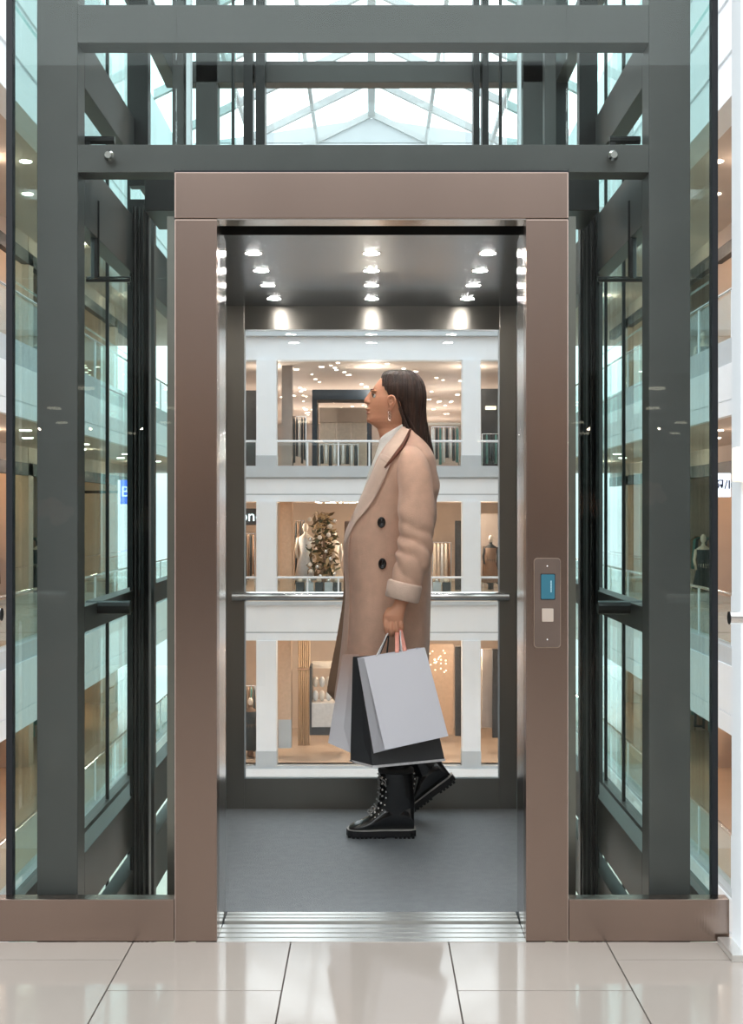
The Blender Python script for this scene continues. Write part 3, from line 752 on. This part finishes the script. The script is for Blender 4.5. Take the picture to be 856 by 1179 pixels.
def slice_(py, x0, x1, hw, Y=YW, yc=0, n=28, e=2.2, skew=0, fs=1.0, wob=0, ph=0):
    """horizontal slice: px extents x0..x1 at plane Y, half width hw in depth; fs<1 narrows the front (left)"""
    a = PX(x0,Y); b = PX(x1,Y); z = PZ(py,Y); c = (a+b)/2; r = (b-a)/2; out = []
    for k in range(n):
        t = 2*PI*k/n; ct, st = math.cos(t), math.sin(t)
        x = math.copysign(abs(ct)**(2/e), ct); y = math.copysign(abs(st)**(2/e), st)
        wf = 1-(1-fs)*max(0,-x)
        d = 1+wob*math.sin(7*t+ph)
        out.append(Vector((c+r*x*d, Y+yc+hw*y*wf*d, z+skew*x)))
    return out
def tsm(pts, n=6):
    """catmull-rom resample of a point list (with radii as 4th value)"""
    P_ = [pts[0]]+list(pts)+[pts[-1]]; out = []
    for i in range(1,len(P_)-2):
        for k in range(n):
            t = k/n; out.append([.5*((2*P_[i][j])+(-P_[i-1][j]+P_[i+1][j])*t+(2*P_[i-1][j]-5*P_[i][j]+4*P_[i+1][j]-P_[i+2][j])*t*t+(-P_[i-1][j]+3*P_[i][j]-3*P_[i+1][j]+P_[i+2][j])*t**3) for j in range(len(pts[0]))])
    out.append(list(pts[-1])); return out
skin = mat('skin',(.70,.345,.215),.55,0,.04,12,spec=.4)
skin.node_tree.nodes['Principled BSDF'].inputs['Subsurface Weight'].default_value = .12
skin.node_tree.nodes['Principled BSDF'].inputs['Subsurface Radius'].default_value = (.02,.008,.004)
hairm = mat('dark_brown_hair',(.022,.012,.009),.34,0,0,14,.5,90,(6,6,.25),col2=(.065,.032,.022))
coatm = mat('camel_wool',(.68,.43,.315),.85,0,.05,25,.15,220,sheen=.25)
liningm = mat('coat_lining',(.33,.20,.13),.8,0,.05,20)
cream = mat('cream_turtleneck',(.83,.80,.76),.85,0,.03,30,.2,200)
leather = mat('black_leather',(.008,.009,.011),.16,0,.1,10,.05,60,coat=.5)
solem = mat('black_sole',(.01,.01,.012),.5)
trouser = mat('black_trousers',(.012,.012,.013),.7)
silver = mat('silver',(.85,.83,.80),.15,1)

# --- body: one continuous skin mesh
mb = MB()
HY = YW+.0
head = [ # py, front, back, halfwidth, front narrowing, exponent
 (430,447,470,.028,1,2),(433,441,478,.052,.9,2.1),(438,436,483,.065,.82,2.2),(444,431.5,486,.072,.75,2.3),(450,428,488,.075,.70,2.3),
 (455,426.5,488,.076,.66,2.3),(459,425.5,488,.076,.66,2.3),(463,424.5,487,.074,.64,2.3),(468,423.3,486,.071,.60,2.3),(473,422.6,484,.067,.56,2.2),
 (478,422.6,481,.062,.54,2.2),(483,422,478,.056,.55,2.2),(487,424,476,.050,.6,2.2),(490,429,474,.044,.7,2.1),(494,434,474,.042,.8,2),(500,436,475,.042,1,2),(508,438,476,.043,1,2),(520,439,482,.05,1,2)]
mb.rings([slice_(a,b,c,d,HY,0,32,f,0,e) for a,b,c,d,e,f in head])
def bp_(px,py,dy=0): return P(px,py,HY)+Vector((0,dy,0))
# nose, lips, chin, brow, cheek
mb.rings([slice_(a,b,c,d,HY,0,12,2) for a,b,c,d in ((449,427,434,.006),(453,424.5,434,.008),(457,421.5,434,.010),(460.5,419,434,.013),(463,418.4,434,.016),(465.5,420.5,434,.014),(467,424,434,.010))])
mb.sphere(bp_(425,464.3,-.012),(.010,.008,.007)); mb.sphere(bp_(425,464.3,.012),(.010,.008,.007))
mb.sphere(bp_(424.2,472,0),(.011,.021,.0055)); mb.sphere(bp_(424.8,476.2,0),(.010,.019,.006))
mb.sphere(bp_(425.5,484,0),(.013,.018,.013))
for s in (-1,1):
    mb.sphere(bp_(430,451.5,s*.028),(.012,.022,.006))
    # ear: rim and lobe
    e = [P(*q,HY)+Vector((0,s*dd,0)) for q,dd in (((451.5,470),.072),((447,466),.075),((446.5,461),.080),((449.5,458.5),.083),((453,460),.084),((453.5,465),.083),((451,470),.078),((448,474),.073))]
    pts = tsm([list(v)+[.0052] for v in e],4); mb.tube([q[:3] for q in pts],[q[3] for q in pts],8)
    mb.sphere(P(449,467,HY)+Vector((0,s*.072,0)),(.010,.006,.016)); mb.sphere(P(447.8,473.5,HY)+Vector((0,s*.072,0)),(.006,.004,.007))
# neck to torso, pelvis, legs (under the clothes)
mb.rings([slice_(a,b,c,d,YW,0,24,2.2) for a,b,c,d in ((505,438,478,.048),(520,437,488,.09),(532,436,492,.15),(560,430,494,.155),(600,422,486,.13),(640,418,486,.12),(690,420,488,.15),(720,420,486,.155),(745,424,480,.14))])
for sgn,path in ((-1,[(456,735,-.08,.08),(456,800,-.08,.062),(456,860,-.07,.045),(456,890,-.07,.034),(457,935,-.07,.03)]),
                 (1,[(458,735,.08,.08),(470,800,.08,.060),(482,835,.13,.045),(496,862,.22,.036),(503,885,.26,.03)])):
    q = tsm([list(P(a,b,YW)+Vector((0,c,0)))+[r] for a,b,c,r in path],4); mb.tube([v[:3] for v in q],[v[3] for v in q],14)
# far arm, hanging, hidden behind the coat
q = tsm([list(P(a,b,YW)+Vector((0,c,0)))+[r] for a,b,c,r in ((474,532,.17,.05),(470,600,.20,.042),(455,650,.19,.035),(447,690,.17,.028),(445,712,.17,.03),(445,725,.17,.02))],4); mb.tube([v[:3] for v in q],[v[3] for v in q],12)
# near arm + hand
YA = 4.93
q = tsm([list(P(472,534,YW-.15))+[.05]]+[list(P(a,b,y))+[r] for a,b,y,r in ((479,590,4.98,.043),(478,640,YA,.038),(466,680,YA,.030),(462,694,YA-.005,.0255))],5); mb.tube([v[:3] for v in q],[v[3] for v in q],14)
YH = 4.915
def hp(px,py,dy=0): return P(px,py,YH)+Vector((0,dy,0))
# palm: flattened loft from the wrist to the knuckles
mb.rings([[P(c+rx*math.cos(t),py,YH)+Vector((0,dy+ry*math.sin(t),0)) for t in [2*PI*k/16 for k in range(16)]] for py,c,rx,ry,dy in
   ((690,462.5,7.5,.021,0),(697,460,8,.020,0),(703,456,10.5,.019,-.003),(709,453.3,11.5,.019,-.005),(714,452.6,11.4,.017,-.004),(718,452.5,10.2,.012,0))])
fing = [ # knuckle, pip, dip, tip  (px,py,dy) ; index first (leading side)
 [(444.6,712,-.004),(444.2,723,-.014),(446.2,730.5,.008),(448,726,.026),.0088],
 [(450.0,714.5,-.008),(450.2,726,-.016),(451.4,732,.008),(452.2,726,.028),.0092],
 [(455.4,714.5,-.008),(456.4,725,-.016),(457,730.5,.008),(457.2,725,.027),.0088],
 [(460.6,712.5,-.004),(462.4,721.5,-.012),(462.6,726.5,.008),(462,722,.024),.0078]]
for f in fing:
    r = f[4]; q = tsm([list(hp(f[0][0]*.6+453*.4,f[0][1]-5,f[0][2]+.004))+[r*.9]]+[list(hp(*f[i]))+[r*k] for i,k in ((0,1.12),(1,1.06),(2,.98),(3,.86))],5)
    mb.tube([v[:3] for v in q],[v[3] for v in q],10); mb.sphere(q[-1][:3],q[-1][3]*.98,10,8)
    mb.sphere(hp(*f[0]),r*1.2,10,8)
# thumb leaves the leading side of the palm
q = tsm([list(hp(450,702,.006))+[.013],list(hp(445,709,.016))+[.012],list(hp(443.6,718,.026))+[.0098],list(hp(447,725,.034))+[.0085],list(hp(450.5,727.5,.034))+[.0078]],5)
mb.tube([v[:3] for v in q],[v[3] for v in q],10); mb.sphere(q[-1][:3],.0078,10,8)
body = mobj('person', vox(mb,.0028,2,.5), skin)
tag(body,'woman in camel coat and black boots standing in the elevator, holding paper bags','person')
bvb = BVHTree.FromPolygons([v.co[:] for v in body.data.vertices],[p.vertices[:] for p in body.data.polygons])

# eyes, brows, lips
eyew = mat('eye_white',(.85,.83,.80),.2); iris = mat('brown_iris',(.06,.03,.015),.2)
for s in (-1,1):
    c = bp_(431.2,457.4,s*.0290)
    e_ = MB().sphere(c,.0082,14,10).build('eye',eyew,body,smooth=True)
    MB().sphere(c+Vector((-.0056,s*.001,.001)),(.004,.0046,.0046),12,8).build('iris',iris,e_,smooth=True)
    MB().tube([c+Vector((-.010,-s*.008,.006)),c+Vector((-.0105,0,.009)),c+Vector((-.002,s*.011,.004))],.0016,6).build('eyelash',hairm,body,smooth=True)
    MB().tube([bp_(426.4,451,s*.014),bp_(427.2,449.6,s*.03),bp_(430.5,450.5,s*.046)],[.002,.0028,.0012],6).build('eyebrow',hairm,body,smooth=True)
lipm = mat('lips',(.50,.16,.13),.4)
mb = MB(); mb.sphere(bp_(423.2,472,0),(.0085,.018,.0042)); mb.sphere(bp_(423.9,476,0),(.0085,.016,.0046)); mb.build('lips',lipm,body,smooth=True)
# hair
mb = MB()
hr_ = [(427.2,447,472,.030,2.2),(429,442,477,.052,2.5),(433,439.5,481.5,.067,2.8),(439,438.6,486,.077,3),(446,438.8,488.8,.083,3.2),(452,440.5,490,.085,3.2),(457,443.5,490.3,.085,3.2),(461,449,490.3,.084,3.2),
 (466,455,490,.082,3),(474,457,490,.079,2.6),(484,459,491,.075,2.4),(494,461.5,493,.072,2.3),(504,465,495,.068,2.3),(513,470.5,497,.06,2.2),(521,478,498.6,.048,2.2),(528,487,499.2,.034,2),(533,494.5,499.6,.016,2)]
mb.rings([slice_(a,b,c,d,HY,.0,48,e,0,1,.006,a*.05) for a,b,c,d,e in hr_])
# strands in relief, combed straight back and down
hm = vox(mb,.003,4,.5)
for v in hm.vertices:
    a = math.atan2(v.co.y-HY, v.co.x-PX(466,HY)); k = .0012*math.sin(a*46+3*math.sin(v.co.z*14))+.0014*math.sin(a*19+1.7)
    d = Vector((math.cos(a),math.sin(a),0)); v.co += d*k
hair = mobj('hair',hm,hairm,body)
for i,(x0,y0,x1,y1,dy) in enumerate(((459,480,484,517,-.070),(463,474,492,522,-.066),(457,470,478,512,-.074),(470,470,496,524,-.06),(475,468,499,530,-.05))):
    q = tsm([list(P(x0,y0-8,HY)+Vector((0,dy,0)))+[.004],list(P((x0*2+x1)/3,(y0*2+y1)/3,HY)+Vector((0,dy-.003,0)))+[.006],list(P((x0+x1*2)/3-1,(y0+y1*2)/3,HY)+Vector((0,dy+.002,0)))+[.005],list(P(x1,y1,HY)+Vector((0,dy+.02,0)))+[.002]],6)
    MB().tube([v[:3] for v in q],[v[3] for v in q],8).build('lock',hairm,hair,smooth=True)
# earring
mb = MB()
for k in range(3):
    c = P(448,477.5+3.4*k,HY)+Vector((0,-.079,0)); r = .0045
    mb.tube([c+Vector((r*math.cos(t),.3*r*math.sin(t),r*1.3*math.sin(t))) for t in [2*PI*q/10 for q in range(11)]],.0012,6)
mb.build('earring',silver,body,smooth=True)
# turtleneck
mb = MB(); mb.rings([slice_(a,b,c,d,HY,0,28,2.1,sk) for a,b,c,d,sk in ((494,439,470,.050,.030),(498,436.5,472,.056,.030),(506,435.5,474,.060,.024),(514,434,477,.068,.01),(526,431,480,.10,0),(545,424,480,.11,0),(575,415,480,.115,0),(600,408,480,.11,0))])
for v in mb.bm.verts: v.co.x -= 0
mobj('turtleneck',vox(mb,.004,4,.5),cream,body)
# trousers cuff glimpses
for s,(x,y,dy) in ((0,(457,884,-.07)),):
    MB().rings([slice_(y-40,x-15,x+15,.05,YW,dy,16,2),slice_(y+2,x-14,x+13,.045,YW,dy,16,2)]).build('trouser_leg',trouser,body,smooth=True)

# --- coat
def wrk(v): return v
mb = MB()
ct = [(492,460,477,.055,2.2),(497,456,480,.075,2.2),(504,450,485,.10,2.2),(512,444,491,.135,2.4),(520,438.5,496,.170,2.5),(530,433,500.5,.198,2.5),(545,427.5,503.5,.205,2.5),(560,420.5,505,.20,2.4),(580,411.5,504.5,.192,2.4),(600,402.5,501,.188,2.4),(612,397.5,499,.186,2.4),
 (625,395.5,497,.184,2.4),(650,396,496,.184,2.4),(680,398.5,496,.190,2.4),(710,397,495,.195,2.5),(740,394,493.5,.198,2.6),(770,390,492,.200,2.6),(790,387.5,491,.200,2.6),(806,386,490,.200,2.6)]
sm = tsm([list(r) for r in ct],3)
R = []
for a,b,c,d,e in sm: R.append(slice_(a,b,c,d,YW,0,64,e))
mb.rings(R)
cm = vox(mb,.005,6,.5)
for v in cm.vertices:
    p = v.co; py = CY-(p.z-H)*F/YW; px = CX+p.x*F/YW
    low = max(0,min(1,(py-600)/200)); a = math.atan2(p.y-YW,p.x-PX(446,YW))
    k = .007*low*math.sin(a*6+.6)+.0035*noise.noise(Vector((p.x*9,p.y*9,p.z*4)))
    k += .006*max(0,1-abs(py-575)/60)*math.sin(py*.16+px*.1)*max(0,(px-440)/60)
    d = Vector((math.cos(a),math.sin(a)*.9,0)); v.co += d*k
coat = mobj('coat',cm,coatm,body)
bvc = BVHTree.FromPolygons([v.co[:] for v in cm.vertices],[p.vertices[:] for p in cm.polygons])
def conform(name, L, Rr, m, par, off=.006, thick=.006, n=26, k=10, bv=None, ybase=5.0, puff=0):
    """panel between two px polylines (same order), laid on the near side of the coat"""
    L = tsm([list(q) for q in L],n//max(1,len(L)-1)); Rr = tsm([list(q) for q in Rr],n//max(1,len(Rr)-1)); bv = bv or bvc
    N = min(len(L),len(Rr)); G=[]; last = ybase
    for i in range(N):
        row=[]; 
        for j in range(k+1):
            t=j/k; px=L[i][0]*(1-t)+Rr[i][0]*t; py=L[i][1]*(1-t)+Rr[i][1]*t
            X=PX(px,YW-.0); Zz=PZ(py,YW)
            h = bv.ray_cast(Vector((X,4.4,Zz)),Vector((0,1,0)))
            row.append([X,(h[0].y if h[0] else None),Zz,t])
        ok=[r[1] for r in row if r[1] is not None]
        base = max(ok) if ok else last; last = base
        for r in row:
            if r[1] is None: r[1]=base
        # smooth y
        G.append([Vector((r[0],min(r[1],base)-off-puff*math.sin(PI*r[3]),r[2])) for r in row])
    mb = MB()
    for s_ in range(N-1):
        for j in range(k):
            pass
    F_=[[mb.bm.verts.new(v) for v in row] for row in G]; B_=[[mb.bm.verts.new(v+Vector((0,thick,0))) for v in row] for row in G]
    for i in range(N-1):
        for j in range(k):
            mb._f([F_[i][j],F_[i][j+1],F_[i+1][j+1],F_[i+1][j]]); mb._f([B_[i][j],B_[i+1][j],B_[i+1][j+1],B_[i][j+1]])
    for i in range(N-1):
        mb._f([F_[i][0],F_[i+1][0],B_[i+1][0],B_[i][0]]); mb._f([F_[i][k],B_[i][k],B_[i+1][k],F_[i+1][k]])
    for j in range(k):
        mb._f([F_[0][j],B_[0][j],B_[0][j+1],F_[0][j+1]]); mb._f([F_[-1][j],F_[-1][j+1],B_[-1][j+1],B_[-1][j]])
    # scale for the nearer depth so that it keeps its place on the cloth
    return mb.build(name,m,par,smooth=True)
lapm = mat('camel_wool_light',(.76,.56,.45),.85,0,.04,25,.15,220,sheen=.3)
# upper collar and long lapel of the near side
conform('collar',[(462,493),(453,503),(444,515),(437,530)],[(472,497),(467,507),(457,522),(447,538)],lapm,coat,.012,.008)
conform('lapel',[(438,524),(426,550),(412,580),(401,604),(396,622)],[(450,530),(444,548),(428,580),(410,602),(398,626)],lapm,coat,.012,.008,k=8)
conform('front_edge',[(400,612),(397,640),(398.5,690),(396,740),(391,790),(388,805)],[(405,606),(402,640),(403.5,690),(401,740),(396,790),(393,805)],coatm,coat,.010,.008,k=4)
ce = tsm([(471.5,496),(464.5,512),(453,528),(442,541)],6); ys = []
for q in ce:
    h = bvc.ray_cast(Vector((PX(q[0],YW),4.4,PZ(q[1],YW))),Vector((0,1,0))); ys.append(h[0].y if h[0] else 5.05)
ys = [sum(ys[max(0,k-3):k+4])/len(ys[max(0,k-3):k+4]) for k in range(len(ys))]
MB().tube([Vector((PX(q[0],YW),y-.016,PZ(q[1],YW))) for q,y in zip(ce,ys)],[.003+.005*math.sin(PI*k/(len(ys)-1)) for k in range(len(ys))],8).build('collar_underside_shade',mat('rust_lining_shade',(.20,.08,.055),.85,0,.05,20),coat,smooth=True)  # dark tube paints the shadow fold along the collar, in a lining tone
# far front flap swinging forward
mb = MB(); R=[]
for py,xa,xb in ((600,396,410),(640,395,410),(680,395,408),(700,393,407),(740,386,404),(775,379,398),(797,375.5,392),(806,384,390)):
    R.append([P(xa,py,YW+.03),P((xa+xb)/2,py,YW-.035),P(xb,py,YW-.03),P(xb,py,YW+.08),P((xa+xb)/2,py,YW+.06)])
mobj('front_flap',vox(mb.rings(R),.004,4,.5),liningm,coat)
# sleeve with creases
sl = tsm([[470,522,YW-.135,.040],[474,535,YW-.17,.060],[478,560,YW-.21,.066],[479.5,590,4.965,.066],[478.5,620,4.955,.064],[475.5,645,YA,.062],[468.5,666,YA-.006,.055],[463.8,684,YA-.008,.052]],14)
R=[]; n=48
for i,(px,py,Y_,r) in enumerate(sl):
    c = P(px,py,Y_); nx = sl[min(i+1,len(sl)-1)]; pv = sl[max(i-1,0)]
    d = (P(nx[0],nx[1],nx[2])-P(pv[0],pv[1],pv[2])).normalized(); a = Vector((0,1,0)).cross(d).normalized(); b = d.cross(a)
    row=[]
    fold = max(0,1-abs(py-640)/58)
    for q in range(n):
        t = 2*PI*q/n
        k = 1+fold*(.21*abs(math.sin(py*.17+2.0*math.cos(t)+.6*math.sin(t*2)+.8*noise.noise(Vector((math.cos(t),math.sin(t),py*.03)))))-.12)+.04*noise.noise(Vector((math.cos(t)*1.5,math.sin(t)*1.5,py*.05)))
        k += .05*max(0,1-abs(py-580)/55)*math.sin(py*.12+2.2*math.sin(t))
        row.append(c+a*r*k*math.cos(t)+b*r*k*math.sin(t))
    R.append(row)
sleeve = MB().rings(R).build('sleeve',coatm,coat,smooth=True)
mb = MB(); R=[]
for px,py,r in ((467,671,.060),(466,673,.0645),(462.5,690,.0635),(462.3,691,.059),(463,688,.045)):
    c = P(px,py,YA-.008); d = (P(462,694,YA)-P(468,668,YA)).normalized(); a = Vector((0,1,0)).cross(d).normalized(); b=d.cross(a)
    R.append([c+a*r*math.cos(t)+b*r*.97*math.sin(t) for t in [2*PI*q/32 for q in range(32)]])
mb.rings(R); mb.build('cuff',lapm,coat,smooth=True)
# shoulder seam
bvs = BVHTree.FromPolygons([v.co[:] for v in sleeve.data.vertices],[p.vertices[:] for p in sleeve.data.polygons])
# buttons
btn = mat('tortoise_button',(.010,.007,.007),.15)
for px,py in ((439,602),(440,649.5)):
    h = bvc.ray_cast(Vector((PX(px,YW-.18),4.4,PZ(py,YW-.18))),Vector((0,1,0)))
    c = h[0]+Vector((0,-.006,0)) if h[0] else P(px,py,5.03)
    MB().rings([[c+Vector((r*math.cos(t),y,r*1.35*math.sin(t))) for t in [2*PI*q/16 for q in range(16)]] for r,y in ((.013,.006),(.0155,.002),(.0145,-.004),(.011,-.005),(.009,-.002))]).build('button',btn,coat,smooth=True)
# --- boots
def boot_parts(rot, origin, dy):
    O = Vector((PX(402,YW),YW-.07,0))
    def T(v):
        v = Vector(v)-O; v = Matrix.Rotation(rot,3,'Y') @ v
        return v+O+Vector(origin)+Vector((0,dy,0))
    Yb = YW-.07
    def bp(px,py,y=0): # profile px measured at the boots plane
        return Vector((PX(px,YW),Yb+y,max(0,(958-py)/297.5)))
    mb = MB(); R=[]
    for px,top,bot,hw in ((400.5,950,953,.018),(403,945,953,.034),(408,941.5,953,.043),(416,939,953,.047),(425,934,953,.046),(433,926,953,.043),(441,918,953,.040),(452,912,953,.038),(464,912,953,.037),(472,918,953,.034),(476,928,953,.026)):
        R.append([T(bp(px,(top+bot)/2-(bot-top)/2*math.sin(t),hw*math.cos(t)*(1 if math.sin(t)<0 else 1-.35*math.sin(t)**2))) for t in [2*PI*q/20 for q in range(20)]])
    mb.rings(R); R=[]
    for py,x0,x1,hw in ((936,430,476,.037),(925,433,477,.038),(914,436,476.5,.040),(900,437,475,.042),(888,436.5,474.5,.044),(883,436,474.5,.045)):
        a=PX(x0,YW);b=PX(x1,YW)
        R.append([T(((a+b)/2+(b-a)/2*math.cos(t),Yb+hw*math.sin(t),(958-py)/297.5)) for t in [2*PI*q/24 for q in range(24)]])
    mb.rings(R)
    boot = mobj('boot',vox(mb,.004,3,.5),leather,body)
    mb = MB()
    out = [(399,0),(401,.030),(407,.044),(418,.050),(432,.046),(444,.040),(460,.041),(472,.038),(478,.022)]
    def outl(z,g=1): 
        pts=[Vector((PX(x,YW),Yb-w_*g,z)) for x,w_ in out if w_>0 or True]; pts+=[Vector((PX(x,YW),Yb+w_*g,z)) for x,w_ in reversed(out) if w_>0]
        return [T(p) for p in pts]
    mb.rings([outl(.006),outl(.030)])
    # lugs and heel block
    for k in range(16):
        x = 401+4.8*k
        if 444 < x < 451: continue
        a = PX(x,YW); ww = .043 if 402<x<474 else .026
        vs = [(a,Yb-ww,-.0),(a+.010,Yb-ww,-.0),(a+.010,Yb+ww,-.0),(a,Yb+ww,-.0)]
        mb.rings([[T(v) for v in vs],[T((v[0],v[1],.012)) for v in vs]])
    mb.build('sole',solem,boot)
    mb = MB(); mb.rings([outl(.029,1.03),outl(.0325,1.03)]); mb.build('welt',mat('pale_welt',(.45,.43,.40),.5),boot)
    # laces: zigzag with silver eyelets up the front
    lm = mat('dark_lace',(.05,.05,.05),.6); ml = MB(); me_ = MB()
    front = [(424,932),(428,928.5),(432,924),(435,918),(436.5,910),(436.5,903),(436.3,896),(436.3,889)]
    for i,(x,y) in enumerate(front):
        for s in (-1,1):
            c = T(bp(x+3.4,y+1,s*.024)); me_.sphere(c,.0052,8,6)
            d = T(bp(x+7.5,y+2.5,s*.034)); me_.sphere(d,.0042,8,6)
        a = T(bp(x+1,y-1,-.024)); b = T(bp(x+1,y-2.5,.024)); m_ = T(bp(x-1.5,y-2,0))
        ml.tube([a,m_,b],.0034,6)
        if i: ml.tube([prev,T(bp(x-1.0,y+1.5,0)),a],.0030,6)
        prev = b
    bt = T(bp(441,902,-.045)); 
    ml.tube([T(bp(437,890,-.03)),T(bp(443,893,-.046)),T(bp(444,899,-.046)),T(bp(439,893,-.036))],.0026,6)
    me_.build('eyelets',silver,boot,smooth=True); ml.build('laces',mat('grey_lace',(.35,.35,.35),.5),boot,smooth=True)
    # collar fold
    R=[[T(((PX(436,YW)+PX(474.5,YW))/2+(PX(474.5,YW)-PX(436,YW))/2*k*math.cos(t),Yb+.045*k*math.sin(t),z)) for t in [2*PI*q/24 for q in range(24)]] for z,k in ((.243,1.02),(.252,1.07),(.262,1.03))]
    MB().rings(R).build('cuff',mat('black_knit',(.03,.03,.03),.8),boot,smooth=True)
    return boot
boot_parts(0,(0,0,0),0)
# the trailing boot: heel lifted, toe down
boot_parts(math.radians(-36),(PX(466,5.41)-PX(402,YW),0,.012),.27)

# ================================================================ SHOPPING BAGS
def bag(nm,label,fq,Yf,bq,Yb_,m,inner=None,edge=None,fold=True):
    f = [P(x,y,Yf) for x,y in fq]; b = [P(x,y,Yb_) for x,y in bq]   # TL TR BR BL
    org = (f[0]+f[1]+b[0]+b[1])/4
    t = thing(nm,org,label,'shopping bag')
    mb = MB(); V=lambda p: mb.bm.verts.new(p)
    F0=[V(p) for p in f]; B0=[V(p) for p in b]
    # gusset folds: mid points pushed inward at the top
    def gus(i_top,i_bot):
        mt=(f[i_top]+b[i_top])/2; mbm=(f[i_bot]+b[i_bot])/2; c=(f[0]+f[1]+f[2]+f[3])/4
        inward=(Vector((c.x,0,c.z))-Vector((mt.x,0,mt.z))); inward.z=0; inward.normalize()
        return V(mt+inward*.018), V(mt.lerp(mbm,.78)+inward*.010), V(mbm)
    lt,lm_,lb = gus(0,3); rt,rm,rb = gus(1,2)
    Fl=V(f[0].lerp(f[3],.80)); Bl=V(b[0].lerp(b[3],.80)); Fr=V(f[1].lerp(f[2],.80)); Br=V(b[1].lerp(b[2],.80))
    mb._f([F0[0],F0[1],Fr,F0[2],F0[3],Fl]); mb._f([B0[1],B0[0],Bl,B0[3],B0[2],Br])
    mb._f([F0[0],Fl,lm_,lt]); mb._f([lt,lm_,Bl,B0[0]]); mb._f([Fl,F0[3],lm_]); mb._f([lm_,F0[3],lb]); mb._f([lm_,lb,B0[3]]); mb._f([lm_,B0[3],Bl])
    mb._f([F0[1],rt,rm,Fr]); mb._f([rt,B0[1],Br,rm]); mb._f([Fr,rm,F0[2]]); mb._f([rm,rb,F0[2]]); mb._f([rm,B0[2],rb]); mb._f([rm,Br,B0[2]])
    mb._f([F0[3],F0[2],rb,B0[2],B0[3],lb])
    o = mb.build('body',m,t)
    sd = o.modifiers.new('paper','SOLIDIFY'); sd.thickness=.0016; sd.offset=-1
    if edge:
        cc=(f[3]+f[2]+b[2]+b[3])/4; e=[cc+(p-cc)*1.012+Vector((0,-.003 if p.y<cc.y else .003,-.002)) for p in (f[3],f[2],b[2],b[3])]; up=(f[0]-f[3]).normalized()*.008
        MB().rings([[p for p in e],[p+up for p in e]],cap=True).build('bottom_edge',edge,t)
    return t,f,b
def handle(t,a,b,top,m,r=.0028,flat=None,nm='handle'):
    pts=tsm([list(a)+[0],list(a.lerp(top[0],.55))+[0]]+[list(q)+[0] for q in top]+[list(b.lerp(top[-1],.55))+[0],list(b)+[0]],6)
    w_=Vector((0,0,0)); q=t
    o=MB().tube([p[:3] for p in pts],r,8,flat).build(nm,m,t,smooth=True); return o
wpap = mat('white_paper',(.90,.89,.96),.5,0,.012,3); bpap = mat('black_paper',(.045,.047,.052),.38,0,.08,4); rope = mat('white_rope',(.75,.73,.74),.7,0,.08,60); ropeb = mat('black_rope',(.02,.02,.02),.7); pink = mat('pink_ribbon',(.88,.38,.30),.5,0,.06,20)
ombre = mat('blush_ombre_paper',(.8,.7,.68),.5)
n_ = ombre.node_tree; r_ = [x for x in n_.nodes if x.type=='VALTORGB'][0]; tc_=[x for x in n_.nodes if x.type=='TEX_COORD'][0]
sp_ = n_.nodes.new('ShaderNodeSeparateXYZ'); mr = n_.nodes.new('ShaderNodeMapRange')
n_.links.new(tc_.outputs['Object'],sp_.inputs[0]); n_.links.new(sp_.outputs['Z'],mr.inputs[0])
mr.inputs[1].default_value=.45; mr.inputs[2].default_value=.70; n_.links.new(mr.outputs[0],r_.inputs[0])
r_.color_ramp.elements[0].color=(.90,.88,.93,1); r_.color_ramp.elements[0].position=.1; r_.color_ramp.elements[1].color=(.62,.43,.36,1); r_.color_ramp.elements[1].position=1
grip=[hp(447,729,.012),hp(455,730,.012),hp(461,726,.012)]
tw,f,b = bag('shopping_bag','white paper shopping bag in front, hanging nearest the viewer',[(419,758.5),(489,746),(516,848),(443,864)],4.80,[(411,758),(480,746.5),(505,850),(430,868)],4.875,wpap)
handle(tw,f[0].lerp(f[1],.2),f[0].lerp(f[1],.62),[hp(447,729,-.006),hp(455,730,-.006),hp(460,726,-.006)],rope)
handle(tw,b[0].lerp(b[1],.36),b[0].lerp(b[1],.72),[hp(447,728,.004),hp(456,729,.006),hp(461,725,.004)],rope)
tb,f,b = bag('shopping_bag','black paper shopping bag with a white bottom edge, behind the white one',[(417,757),(484,752),(512,876),(429,884)],4.89,[(406,756.5),(474,752),(500,870),(403,877)],4.965,bpap,edge=rope)
handle(tb,f[0].lerp(f[1],.42),f[0].lerp(f[1],.75),[hp(448,729,.014),hp(455,731,.014),hp(459,727,.014)],ropeb)
handle(tb,b[0].lerp(b[1],.45),b[0].lerp(b[1],.8),[hp(448,729,.018),hp(455,731,.018),hp(459,727,.018)],ropeb)
tp,f,b = bag('shopping_bag','blush to white shaded paper shopping bag, rearmost of the three',[(405,756),(462,756),(462,850),(403,867)],4.972,[(394,754),(455,754),(455,846),(377.5,856)],5.03,ombre)
handle(tp,P(457,752,4.80),P(466,750,4.80),[hp(457,727,-.012),hp(459,722,-.016),hp(461,727,-.012)],pink,.0075,.25,'ribbon')
